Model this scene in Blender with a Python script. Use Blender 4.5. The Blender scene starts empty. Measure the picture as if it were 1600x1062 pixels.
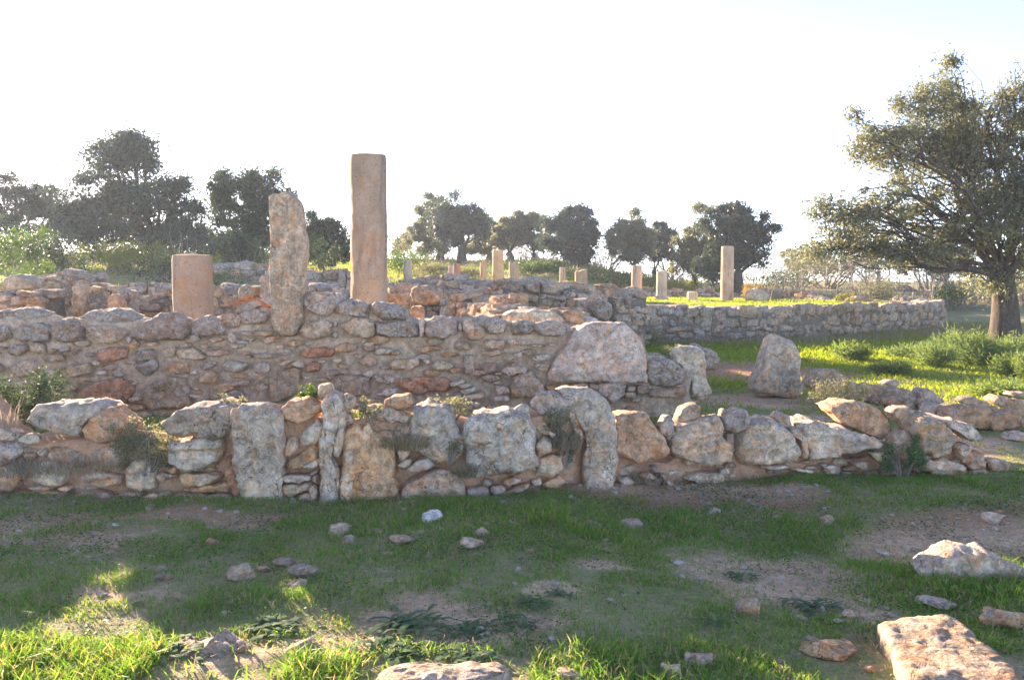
import bpy, math
import numpy as np
from mathutils import Vector

# ------------------------------------------------------------------ camera, sky, sun, exposure
SC = bpy.context.scene
COL = SC.collection
FPX, HOR, CAMZ = 1450.0, 440.0, 1.6            # focal length and horizon row for a 1600 x 1062 picture
PITCH = math.atan((531.0 - HOR) / FPX)
cam = bpy.data.objects.new('camera', bpy.data.cameras.new('camera'))
COL.objects.link(cam)
cam.data.sensor_width = 36.0
cam.data.lens = 36.0 * FPX / 1600.0
cam.data.clip_end = 6000.0
cam.location = (0, 0, CAMZ)
cam.rotation_euler = (math.pi / 2 - PITCH, 0, 0)
SC.camera = cam

SUN_EL, SUN_AZ = math.radians(11.6), math.radians(36.0)      # azimuth to the left of the view
SDIR = Vector((-math.sin(SUN_AZ) * math.cos(SUN_EL), math.cos(SUN_AZ) * math.cos(SUN_EL), math.sin(SUN_EL)))
world = bpy.data.worlds.new('World'); SC.world = world; world.use_nodes = True
wn = world.node_tree.nodes; wl = world.node_tree.links
sky = wn.new('ShaderNodeTexSky'); sky.sky_type = 'NISHITA'; sky.sun_disc = False
sky.sun_elevation = SUN_EL; sky.sun_rotation = -SUN_AZ
sky.air_density = 0.33; sky.dust_density = 0.10; sky.ozone_density = 1.2; sky.altitude = 50
wl.new(sky.outputs[0], wn['Background'].inputs[0]); wn['Background'].inputs[1].default_value = 0.15
sun = bpy.data.objects.new('sun', bpy.data.lights.new('sun', 'SUN')); COL.objects.link(sun)
sun.data.energy = 4.6; sun.data.angle = math.radians(0.53); sun.data.color = (1.0, 0.92, 0.80)
sun.rotation_euler = (-SDIR).to_track_quat('-Z', 'Y').to_euler(); sun.location = SDIR * 60
SC.view_settings.view_transform = 'Standard'; SC.view_settings.look = 'None'
SC.view_settings.exposure = 2.5; SC.view_settings.gamma = 1.0; SC.view_settings.use_curve_mapping = False
SC.view_settings.use_white_balance = True; SC.view_settings.white_balance_temperature = 8500; SC.view_settings.white_balance_tint = 23
SC.cycles.use_denoising = True; SC.cycles.use_adaptive_sampling = False
SC.cycles.max_bounces = 6; SC.cycles.transparent_max_bounces = 4
SC.cycles.sample_clamp_indirect = 6.0

# ------------------------------------------------------------------ helpers
cP, sP = math.cos(PITCH), math.sin(PITCH)
def pt(px, py, Y):
    """the point at distance Y seen at a pixel of the 1600 x 1062 picture"""
    x = (px - 800.0) / FPX; u = -(py - 531.0) / FPX
    dy = cP + u * sP; dz = -sP + u * cP
    s = Y / dy
    return Vector((x * s, Y, CAMZ + dz * s))
def pt_on(px, Y):                                    # X at column px and distance Y, near the horizon
    return (px - 800.0) / FPX * Y * 1.0
def sstep(a, b, x):
    t = np.clip((x - a) / (b - a), 0, 1); return t * t * (3 - 2 * t)

def _hash(i, j, k, seed):
    h = (i.astype(np.int64) * 374761393 + j.astype(np.int64) * 668265263 + k.astype(np.int64) * 2147483647 + seed * 974634777) & 0xffffffff
    h = ((h ^ (h >> 13)) * 1274126177) & 0xffffffff
    h = ((h ^ (h >> 16)) * 2246822519) & 0xffffffff
    return ((h ^ (h >> 15)) & 0xffffff) / float(0xffffff)
def vnoise(P, seed=0):
    P = np.asarray(P, float); F = np.floor(P); f = P - F; f = f * f * (3 - 2 * f); I = F.astype(np.int64)
    r = 0
    for a in (0, 1):
        wx = f[:, 0] if a else 1 - f[:, 0]
        for b in (0, 1):
            wy = f[:, 1] if b else 1 - f[:, 1]
            for c in (0, 1):
                wz = f[:, 2] if c else 1 - f[:, 2]
                r = r + wx * wy * wz * _hash(I[:, 0] + a, I[:, 1] + b, I[:, 2] + c, seed)
    return r * 2 - 1
def fbm(P, freq=1.0, octv=3, seed=0, gain=.5):
    P = np.asarray(P, float); r = 0; a = 1.0; s = 0
    for o in range(octv):
        r = r + a * vnoise(P * freq + 17.3 * o, seed + o); s += a; a *= gain; freq *= 2.03
    return r / s
def fbm2(x, y, freq=1.0, octv=3, seed=0):
    x = np.asarray(x, float); y = np.asarray(y, float)
    sh = np.broadcast(x, y).shape
    P = np.stack([np.broadcast_to(x, sh).ravel(), np.broadcast_to(y, sh).ravel(), np.zeros(int(np.prod(sh)) if sh else 1)], 1)
    return fbm(P, freq, octv, seed).reshape(sh)

def mesh_np(name, V, quads=None, tris=None, smooth=True):
    V = np.asarray(V, np.float32); m = bpy.data.meshes.new(name)
    m.vertices.add(len(V)); m.vertices.foreach_set('co', V.ravel())
    loops = []; tot = []
    if quads is not None and len(quads): loops.append(np.asarray(quads, np.int32).ravel()); tot.append(np.full(len(quads), 4, np.int32))
    if tris is not None and len(tris): loops.append(np.asarray(tris, np.int32).ravel()); tot.append(np.full(len(tris), 3, np.int32))
    loops = np.concatenate(loops); tot = np.concatenate(tot)
    m.loops.add(len(loops)); m.loops.foreach_set('vertex_index', loops)
    m.polygons.add(len(tot)); m.polygons.foreach_set('loop_start', (np.cumsum(tot) - tot).astype(np.int32))
    m.polygons.foreach_set('loop_total', tot)
    m.update(calc_edges=True); m.validate()
    m.polygons.foreach_set('use_smooth', np.full(len(m.polygons), smooth, bool))
    return m
def obj(name, mesh, mat=None, parent=None, loc=None, color=None):
    o = bpy.data.objects.new(name, mesh); COL.objects.link(o)
    if mat is not None and mesh is not None and len(mesh.materials) == 0: mesh.materials.append(mat)
    if loc is not None: o.location = loc
    if parent is not None: o.parent = parent
    if color is not None: o.color = color
    return o
def tag(o, label, cat, group=None, kind='thing'):
    o['label'] = label; o['category'] = cat; o['kind'] = kind
    if group: o['group'] = group
    return o
def thing(name, label, cat, loc=(0, 0, 0), group=None):
    return tag(obj(name, None, loc=loc), label, cat, group)
def setting(o, kind='structure', label=None):
    o['kind'] = kind
    if label: o['label'] = label
    return o

# ------------------------------------------------------------------ materials
class NT:
    def __init__(s, name):
        s.m = bpy.data.materials.new(name); s.m.use_nodes = True
        s.t = s.m.node_tree; s.t.nodes.clear()
        s.out = s.n('ShaderNodeOutputMaterial')
    def n(s, typ, **kw):
        nd = s.t.nodes.new(typ)
        for k, v in kw.items(): setattr(nd, k, v)
        return nd
    def l(s, a, b): s.t.links.new(a, b)
    def set(s, sock, v):
        if hasattr(v, 'is_linked'): s.l(v, sock)
        else: sock.default_value = v
    def noise(s, vec, scale, detail=3, rough=.55, dist=0):
        nd = s.n('ShaderNodeTexNoise'); s.l(vec, nd.inputs['Vector'])
        nd.inputs['Scale'].default_value = scale; nd.inputs['Detail'].default_value = detail
        nd.inputs['Roughness'].default_value = rough; nd.inputs['Distortion'].default_value = dist
        return nd.outputs[0]
    def voro(s, vec, scale, feature='F1', out=0):
        nd = s.n('ShaderNodeTexVoronoi', feature=feature); s.l(vec, nd.inputs['Vector']); nd.inputs['Scale'].default_value = scale
        return nd.outputs[out]
    def rng(s, v, a, b, c=0., d=1.):
        nd = s.n('ShaderNodeMapRange'); nd.clamp = True; s.l(v, nd.inputs[0])
        for i, q in enumerate((a, b, c, d)): nd.inputs[i + 1].default_value = q
        return nd.outputs[0]
    def math(s, op, a, b=0.0):
        nd = s.n('ShaderNodeMath', operation=op); s.set(nd.inputs[0], a); s.set(nd.inputs[1], b); return nd.outputs[0]
    def mix(s, fac, a, b, mode='MIX'):
        nd = s.n('ShaderNodeMix', data_type='RGBA', blend_type=mode); s.set(nd.inputs[0], fac)
        for i, v in ((6, a), (7, b)):
            s.set(nd.inputs[i], v if hasattr(v, 'is_linked') else (*v, 1.0))
        return nd.outputs[2]
    def scale_col(s, col, v):                     # colour times value
        nd = s.n('ShaderNodeVectorMath', operation='SCALE'); s.set(nd.inputs[0], col if hasattr(col, 'is_linked') else col); s.set(nd.inputs['Scale'], v)
        return nd.outputs[0]
    def bump(s, h, strength, dist, prev=None):
        nd = s.n('ShaderNodeBump'); nd.inputs['Strength'].default_value = strength; nd.inputs['Distance'].default_value = dist
        s.l(h, nd.inputs['Height'])
        if prev is not None: s.l(prev, nd.inputs['Normal'])
        return nd.outputs[0]
    def bsdf(s, col, rough=.9, normal=None, spec=.25):
        b = s.n('ShaderNodeBsdfPrincipled'); s.set(b.inputs['Base Color'], col if hasattr(col, 'is_linked') else (*col, 1))
        s.set(b.inputs['Roughness'], rough); b.inputs['Specular IOR Level'].default_value = spec
        if normal is not None: s.l(normal, b.inputs['Normal'])
        return b
    def done(s, shader): s.l(shader, s.out.inputs[0]); return s.m

def stone_mat(name, k=1.0, striae=None, relief=1.0, blotch=1.0):
    """weathered limestone; the object's own colour is its tint, the colour's alpha how much grey lichen it carries"""
    t = NT(name); g = t.n('ShaderNodeNewGeometry'); P = g.outputs['Position']; oi = t.n('ShaderNodeObjectInfo')
    big = t.noise(P, 4.0 * k, 5, .62, .4); mid = t.noise(P, 15 * k, 6, .68, .8); fine = t.noise(P, 75 * k, 5, .72)
    col = t.scale_col(oi.outputs['Color'], t.rng(big, .30, .70, 1 - .36 * blotch, 1 + .32 * blotch))
    warm = t.mix(t.rng(t.noise(P, 5.5 * k, 5, .65, 1.5), .47, .62, 0, .85 * blotch), col, t.mix(1., col, (1.12, .80, .58), 'MULTIPLY'))
    pale = t.mix(t.rng(t.noise(P, 9 * k, 5, .7, 1.0), .56, .66, 0, .7), warm, t.mix(.55, col, (.66, .61, .54)))
    col = t.scale_col(pale, t.rng(mid, .34, .66, 1 - .46 * blotch, 1 + .36 * blotch))
    # grey lichen and weathering, most on faces that look up
    sep = t.n('ShaderNodeSeparateXYZ'); t.l(g.outputs['Normal'], sep.inputs[0])
    up = t.rng(sep.outputs[2], -.2, .7, 0, .14)
    lf = t.math('ADD', t.noise(P, 10 * k, 7, .72, .6), up)
    lf = t.math('SUBTRACT', lf, t.math('MULTIPLY', t.math('SUBTRACT', 1.0, oi.outputs['Alpha']), .26))
    lich = t.mix(t.rng(t.noise(P, 30 * k, 5, .75), .40, .60), (.25, .21, .17), (.68, .60, .51))
    col = t.mix(t.rng(lf, .46, .54, 0, .88), col, lich)
    col = t.mix(t.rng(t.noise(P, 48 * k, 4, .65), .62, .68, 0, .6), col, (.60, .58, .53))
    col = t.mix(t.rng(t.noise(P, 26 * k, 6, .78, 1.2), .61, .69, 0, .6), col, (.10, .082, .065))
    crack = t.n('ShaderNodeTexVoronoi', feature='DISTANCE_TO_EDGE'); crack.inputs['Scale'].default_value = 5.5 * k
    wv = t.n('ShaderNodeVectorMath', operation='ADD'); t.l(P, wv.inputs[0])
    wn_ = t.n('ShaderNodeTexNoise'); t.l(P, wn_.inputs['Vector']); wn_.inputs['Scale'].default_value = 9 * k; wn_.inputs['Detail'].default_value = 5
    t.l(t.scale_col(wn_.outputs[1], .22 / k), wv.inputs[1]); t.l(wv.outputs[0], crack.inputs['Vector'])
    ck = t.math('MULTIPLY', t.rng(crack.outputs[0], .004, .016, 1, 0), t.rng(t.noise(P, 3 * k, 2), .5, .58))
    col = t.mix(t.math('MULTIPLY', ck, .8), col, (.06, .05, .042))
    col = t.scale_col(col, t.rng(fine, .28, .72, .68, 1.30))
    h1 = t.bump(mid, .9 * relief, .040 / k * relief); h2 = t.bump(fine, .9, .012 / k, h1); h3 = t.bump(t.rng(ck, 0, 1, 1, 0), .6, .012 / k, h2)
    h3 = t.bump(t.rng(t.voro(P, 40 * k), 0, .5, 0, 1), .5, .010 / k, h3)
    if striae:
        mp = t.n('ShaderNodeMapping'); t.l(P, mp.inputs[0]); mp.inputs['Scale'].default_value = striae
        sn = t.noise(mp.outputs[0], 14, 5, .68, .6); col = t.scale_col(col, t.rng(sn, .35, .65, .80, 1.15))
        h3 = t.bump(sn, .9, .035 * relief, h3)
    return t.done(t.bsdf(col, .93, h3, .2).outputs[0])

def earth_mat(name, a, b, c, k=1.0, stones=.5):
    t = NT(name); g = t.n('ShaderNodeNewGeometry'); P = g.outputs['Position']
    n1 = t.noise(P, 2.6 * k, 5, .62); n2 = t.noise(P, 14 * k, 5, .7); n3 = t.noise(P, 70 * k, 4, .7)
    col = t.mix(t.rng(n1, .35, .65), a, b); col = t.mix(t.rng(n2, .45, .70, 0, .7), col, c)
    v = t.voro(P, 45 * k); vc = t.voro(P, 45 * k, 'F1', 1)
    sp = t.n('ShaderNodeSeparateXYZ'); t.l(vc, sp.inputs[0])
    grit = t.math('MULTIPLY', t.rng(v, .22, .30, 1, 0), t.rng(sp.outputs[0], 1 - stones, 1 - stones + .05))
    col = t.mix(t.math('MULTIPLY', grit, .8), col, (.50, .44, .37))
    col = t.scale_col(col, t.rng(n2, .3, .7, .72, 1.25)); col = t.scale_col(col, t.rng(n3, .25, .75, .70, 1.28))
    h = t.bump(n2, .9, .05 / k); h = t.bump(n3, .7, .008 / k, h); h = t.bump(grit, .6, .008 / k, h)
    return t.done(t.bsdf(col, .96, h, .15).outputs[0])

def leaf_mat(name, a, b, trans, tw=.45, rough=.55, spec=.3, dry=None, dryf=.12):
    t = NT(name); g = t.n('ShaderNodeNewGeometry'); r = g.outputs['Random Per Island']; P = g.outputs['Position']
    col = t.mix(r, a, b)
    col = t.mix(t.rng(t.noise(P, 1.1, 3), .4, .62, 0, .6), col, t.mix(1., col, (1.25, 1.12, .8), 'MULTIPLY'))
    if dry is not None:
        rr = t.math('FRACT', t.math('MULTIPLY', r, 37.7)); col = t.mix(t.rng(rr, 1 - dryf, 1 - dryf + .02), col, dry)
    b1 = t.bsdf(col, rough, None, spec)
    tr = t.n('ShaderNodeBsdfTranslucent'); t.l(t.mix(1., col, trans, 'MULTIPLY'), tr.inputs[0])
    mx = t.n('ShaderNodeMixShader'); mx.inputs[0].default_value = tw
    t.l(b1.outputs[0], mx.inputs[1]); t.l(tr.outputs[0], mx.inputs[2])
    return t.done(mx.outputs[0])
def bark_mat(name, a, b):
    t = NT(name); g = t.n('ShaderNodeNewGeometry'); P = g.outputs['Position']
    mp = t.n('ShaderNodeMapping'); t.l(P, mp.inputs[0]); mp.inputs['Scale'].default_value = (1, 1, .3)
    n1 = t.noise(mp.outputs[0], 9, 5, .65, 1); n2 = t.noise(mp.outputs[0], 40, 4, .7)
    col = t.mix(t.rng(n1, .35, .65), a, b); col = t.scale_col(col, t.rng(n2, .3, .7, .7, 1.25))
    h = t.bump(n1, .9, .05); h = t.bump(n2, .6, .01, h)
    return t.done(t.bsdf(col, .95, h, .15).outputs[0])

STONE = stone_mat('limestone')
STONE_FAR = stone_mat('limestone_coarse', .6)
STONE_STRIA = stone_mat('limestone_upright_grain', 1.0, (1.0, 1.0, .12))
EARTH = earth_mat('red_earth', (.64, .33, .19), (.68, .43, .28), (.50, .32, .21), 1.0, .7)
RUBBLE = earth_mat('grey_rubble_fill', (.22, .19, .155), (.27, .23, .19), (.16, .135, .11), .7, .6)
MORTAR = earth_mat('lime_mortar', (.63, .49, .34), (.50, .39, .28), (.71, .56, .40), 1.0, .6)
BARK = bark_mat('olive_bark', (.06, .048, .038), (.13, .105, .085))
TWIG = bark_mat('dry_twig', (.24, .20, .16), (.36, .31, .26))
STALK = bark_mat('bleached_stalk', (.38, .32, .26), (.50, .44, .37))
GRASS = leaf_mat('grass_blade', (.065, .21, .045), (.22, .42, .10), (1.25, 1.1, .5), .45, .6, .08, (.50, .42, .27), .16)
MEADOW = leaf_mat('meadow_blade', (.15, .25, .05), (.27, .37, .08), (1.4, 1.3, .5), .55, .6, .08, (.34, .30, .16), .06)
DRYGRASS = leaf_mat('dry_grass', (.26, .23, .18), (.38, .34, .27), (1.2, 1.1, .9), .35, .7, .2)
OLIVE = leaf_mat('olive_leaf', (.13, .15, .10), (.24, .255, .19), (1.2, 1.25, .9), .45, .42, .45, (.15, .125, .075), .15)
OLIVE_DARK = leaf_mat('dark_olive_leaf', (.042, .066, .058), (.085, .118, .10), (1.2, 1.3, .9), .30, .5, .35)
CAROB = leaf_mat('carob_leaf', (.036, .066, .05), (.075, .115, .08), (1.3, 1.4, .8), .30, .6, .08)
FENNEL = leaf_mat('fennel_frond', (.10, .165, .08), (.165, .24, .12), (1.5, 1.5, .7), .45, .6, .2)
HERB = leaf_mat('low_herb_leaf', (.045, .095, .035), (.08, .14, .045), (1.5, 1.6, .6), .40, .5, .3)
ROSETTE = leaf_mat('thistle_rosette_leaf', (.06, .14, .075), (.11, .20, .10), (1.3, 1.4, .7), .25, .7, .06)
SAGE = leaf_mat('grey_sage_leaf', (.15, .17, .125), (.25, .26, .19), (1.3, 1.3, .8), .35, .7, .2, (.36, .33, .22), .2)
YELLOWHERB = leaf_mat('yellow_green_herb', (.17, .20, .055), (.27, .27, .085), (1.4, 1.4, .6), .45, .6, .2)
LIME = leaf_mat('pale_spurge_leaf', (.22, .32, .10), (.30, .40, .14), (1.3, 1.3, .7), .40, .6, .2)
RUST = leaf_mat('rusty_shrub_leaf', (.28, .19, .075), (.38, .27, .11), (1.3, 1.2, .7), .40, .6, .2)

TINT = {'g': (.54, .445, .35), 't': (.64, .475, .335), 'p': (.74, .605, .465), 'o': (.64, .40, .235), 'r': (.56, .28, .17),
        'd': (.42, .335, .25), 'w': (.82, .80, .77), 'b': (.54, .385, .265), 'c': (.375, .30, .215)}
def tint(c, rng, lich=None):
    a = np.array(TINT[c]) * rng.uniform(.90, 1.10); a = a * rng.uniform(.965, 1.035, 3)
    L = {'g': .55, 't': .28, 'p': .30, 'o': .12, 'r': .05, 'd': .75, 'w': 0., 'b': .3, 'c': .2}[c] if lich is None else lich
    return (*a, max(0, min(1, L + rng.uniform(-.1, .1))))

# ------------------------------------------------------------------ the lie of the land
_Lf = np.array([(-60, 0), (10.9, 0.05), (12, .35), (14, .55), (18, .85), (28, 1.70), (40, 2.15), (55, 3.2), (75, 3.7), (120, 2.2), (300, -6), (2000, -18)], float)
_Md = np.array([(-60, 0), (10.9, 0.05), (12, .30), (14, .45), (18, .75), (24, 1.1), (30, 1.3), (42, 1.5), (52, 2.15), (62, 2.85), (75, 3.3), (120, 1.6), (300, -6), (2000, -18)], float)
_Rt = np.array([(-60, 0), (12, 0), (26, 0.0), (31, .25), (45, 1.0), (60, 1.45), (80, 1.5), (120, 1.0), (300, -6), (2000, -18)], float)
def plat(X, Y):                                      # the raised terrace behind the long retaining wall
    u = X / np.maximum(Y, 1.0)
    front = 24.9 + np.clip((X - 6.6) / 6.7, 0, 1) * 4.2
    return sstep(0, .5, Y - front) * sstep(2.2, 3.6, X) * (1 - sstep(13.2, 13.6, X)) * (1 - sstep(42, 46, Y))
def H(X, Y):
    X = np.asarray(X, float); Y = np.asarray(Y, float)
    u = 800 + FPX * X / np.maximum(Y, 3.0)
    l = np.interp(Y, _Lf[:, 0], _Lf[:, 1]); m = np.interp(Y, _Md[:, 0], _Md[:, 1]); r = np.interp(Y, _Rt[:, 0], _Rt[:, 1])
    a = sstep(380, 620, u); b = sstep(880, 1030, u)
    h = l * (1 - a) + m * a; h = h * (1 - b) + r * b
    p = plat(X, Y); h = h * (1 - p) + np.maximum(h, .90) * p
    n = fbm2(X, Y, .55, 3, 5) * .05 + fbm2(X, Y, 2.7, 3, 9) * .022
    n = n + (fbm2(X, Y, 8.0, 2, 11) * .014 + np.abs(fbm2(X, Y, 4.0, 2, 12)) * .02) * sstep(12, 8, Y)
    n = n + fbm2(X, Y, .12, 2, 3) * .35 * sstep(30, 60, Y) * (1 - p)
    h = h + n
    h = h + .05 * sstep(8.6, 6.6, Y) * sstep(5.2, 6.2, Y) * np.ones_like(X)     # earth banked against the front wall
    return h
def Hs(x, y): return float(H(np.array([x]), np.array([y]))[0])
def gp(px, py):
    """the ground point seen at a pixel"""
    d = pt(px, py, 1.0); dx, dz = d.x, d.z - CAMZ
    Ys = np.geomspace(2.5, 200, 260)
    for _ in range(2):
        over = CAMZ + dz * Ys - H(dx * Ys, Ys)
        k = int(np.argmax(over <= 0)) if (over <= 0).any() else len(Ys) - 1
        b = Ys[k]; Ys = np.linspace(Ys[max(k - 1, 0)], Ys[k], 30)
    return Vector((dx * b, b, Hs(dx * b, b)))

# bare earth (pixel ellipses of the photograph laid on the ground), and how thick the grass stands
BARE = []
for px, py, rx, ry, w in [(700, 985, 150, 40, 1.0), (560, 1000, 110, 35, .9), (830, 985, 90, 30, .8), (960, 890, 60, 16, .7), (1240, 905, 170, 42, 1.0), (1460, 850, 140, 42, 1.0), (1560, 835, 110, 40, .9),
                          (170, 925, 55, 22, .8), (330, 805, 170, 18, .9), (60, 815, 120, 18, .7), (1020, 775, 130, 18, 1.0), (1150, 770, 160, 16, .9), (880, 930, 60, 14, .6), (640, 955, 60, 20, .7), (90, 850, 100, 14, .5),
                          (1350, 965, 60, 20, .8), (1130, 870, 60, 20, .6)]:
    c = gp(px, py); c2 = gp(px, py - ry); c3 = gp(px + rx, py)
    BARE.append((c.x, c.y, abs(c3.x - c.x), abs(c2.y - c.y), w))
for x, y, rx, ry, w in [(3.35, 12.4, .9, .8, 1.0), (4.3, 16.6, 1.7, 2.4, 1.0), (3.0, 10.6, .8, .7, .8), (4.1, 9.3, 1.2, .5, .8), (7.6, 9.6, 1.4, .9, .6), (7.2, 8.1, .9, .5, .9)]:
    BARE.append((x, y, rx, ry, w))
def bare(x, y):
    b = np.zeros_like(x)
    jx = x + fbm2(x, y, 2.3, 4, 31) * .34; jy = y + fbm2(x, y, 2.3, 4, 37) * .30
    for cx, cy, rx, ry, w in BARE:
        d = np.sqrt(((jx - cx) / rx) ** 2 + ((jy - cy) / ry) ** 2)
        b = np.maximum(b, w * (1 - sstep(.35, 1.25, d)))
    return b
def gdens(x, y):
    n = fbm2(x, y, 1.6, 4, 21) * .5 + .5
    return np.clip((.30 + 1.1 * (n - .18)) * (1 - .97 * bare(x, y) * (.75 + .7 * (fbm2(x, y, 5.5, 3, 33) * .5 + .5))), 0.02, 1)

def axis(parts):
    out = []
    for a, b, s in parts: out.append(np.linspace(a, b, max(2, int(round((b - a) / s)) + 1))[:-1])
    return np.concatenate(out + [np.array([parts[-1][1]])])
gx = axis([(-1600, -200, 140), (-200, -60, 10), (-60, -16, 1.2), (-16, -6, .35), (-6, 8, .09), (8, 18, .3), (18, 60, 1.2), (60, 200, 10), (200, 1600, 140)])
gy = axis([(-40, 2, 3), (2, 8.4, .075), (8.4, 14, .14), (14, 34, .3), (34, 90, .9), (90, 200, 6), (200, 1800, 100)])
GX, GY = np.meshgrid(gx, gy); GZ = H(GX, GY)
nx, ny = len(gx), len(gy)
idx = np.arange(nx * ny).reshape(ny, nx)
q = np.stack([idx[:-1, :-1], idx[:-1, 1:], idx[1:, 1:], idx[1:, :-1]], -1).reshape(-1, 4)
gm = mesh_np('ground', np.stack([GX, GY, GZ], -1).reshape(-1, 3), q)
at = gm.attributes.new('cover', 'FLOAT', 'POINT'); at.data.foreach_set('value', gdens(GX, GY).ravel().astype(np.float32))
redm = np.exp(-(((GX - 4.4) / 2.2) ** 2 + ((GY - 16.4) / 3.4) ** 2)) + .8 * np.exp(-((GY - 6.3) / .5) ** 2) * (np.abs(GX) < 6)
at = gm.attributes.new('red', 'FLOAT', 'POINT'); at.data.foreach_set('value', redm.ravel().astype(np.float32))
t = NT('soil_and_moss'); g = t.n('ShaderNodeNewGeometry'); P = g.outputs['Position']
cov = t.n('ShaderNodeAttribute', attribute_name='cover').outputs['Fac']; red = t.n('ShaderNodeAttribute', attribute_name='red').outputs['Fac']
n1 = t.noise(P, 1.7, 5, .6); n2 = t.noise(P, 12, 5, .7); n3 = t.noise(P, 80, 4, .7)
soil = t.mix(t.rng(n1, .40, .60), (.62, .42, .27), (.76, .55, .37)); soil = t.mix(t.rng(red, .1, .8), soil, (.54, .28, .165))
soil = t.mix(t.rng(n2, .48, .66, 0, .75), soil, (.47, .31, .20)); soil = t.scale_col(soil, t.rng(t.noise(P, 30, 5, .75), .3, .7, .65, 1.3))
v = t.voro(P, 60); vc = t.n('ShaderNodeSeparateXYZ'); t.l(t.voro(P, 60, 'F1', 1), vc.inputs[0])
grit = t.math('MULTIPLY', t.rng(v, .2, .3, 1, 0), t.rng(vc.outputs[0], .72, .76))
soil = t.mix(t.math('MULTIPLY', grit, .8), soil, (.44, .39, .33))
moss = t.mix(t.rng(n2, .40, .60), (.13, .25, .07), (.36, .33, .18))
col = t.mix(t.rng(t.math('ADD', cov, t.math('MULTIPLY', t.math('SUBTRACT', n2, .5), 1.5)), .30, .62, 0, .85), soil, moss)
col = t.scale_col(col, t.rng(n3, .25, .75, .72, 1.25))
h = t.bump(n2, .9, .05); h = t.bump(n3, .9, .012, h); h = t.bump(grit, .8, .01, h)
GROUND = t.done(t.bsdf(col, .96, h, .12).outputs[0])
setting(obj('ground', gm, GROUND))

# ------------------------------------------------------------------ stones
def plane_cuts(V, rng, n, lo=.80, hi=.96, front=0.0, soft=.88):
    for _ in range(n):
        d = rng.normal(size=3); d[1] -= front * abs(rng.normal()) * 1.5; d /= np.linalg.norm(d)
        pr = V @ d; mx = pr.max(); c = mx * rng.uniform(lo, hi)
        V = V - d * (np.maximum(0, pr - c) * soft)[:, None]
    return V
def rough(V, rng, size, amp=.05, fine=.012, strata=0., tilt=0.):
    s = int(rng.integers(1, 9999)); off = rng.uniform(-50, 50, 3)
    Q = V + off; V = V.copy()
    for c in range(3):
        V[:, c] += size * amp * fbm(Q, 1.6 / size, 2, s + 11 * c) + min(fine, size * .06) * fbm(Q, 13.0 if size > .12 else 2.2 / size, 3, s + 7 + 13 * c, .6)
    if strata > 0:
        z = Q[:, 2] * math.cos(tilt) + Q[:, 0] * math.sin(tilt) + .04 * fbm(Q, 4, 2, s + 3)
        f = vnoise(np.stack([z * 28, Q[:, 0] * 1.3, z * 0], 1), s + 5)
        V[:, 1] += 1.5 * strata * f; V[:, 0] *= 1 + .3 * strata * f / max(size, .05)
    return V
def vnormals(V, quads, tris):
    N = np.zeros_like(V)
    for F in (quads, tris):
        if F is None or not len(F): continue
        n = np.cross(V[F[:, 1]] - V[F[:, 0]], V[F[:, 2]] - V[F[:, 0]])
        for k in range(F.shape[1]): np.add.at(N, F[:, k], n)
    return N / np.maximum(np.linalg.norm(N, axis=1), 1e-9)[:, None]
def crag(P, seed, size, sc=1.0):
    """broken limestone: stepped chips, ridges and pits, in metres"""
    f0 = 1.7 / max(size, .05)
    n = fbm(P, f0, 3, seed, .55); st = 3.5; q = n * st; fl = np.floor(q); fr = q - fl; ter = (fl + sstep(.30, .70, fr)) / st
    d = size * .085 * ter
    for i, (f, a) in enumerate(((7, .010), (15, .0075), (31, .005))):
        if f * size < 1.2: continue
        d = d + a * sc * (.55 - np.abs(vnoise(P * f + 3.1 * i, seed + 20 + i)) * 2)
    pit = np.clip(vnoise(P * 19, seed + 31) - .35, 0, 1) * (size > .15)
    return d - .035 * sc * pit
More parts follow.
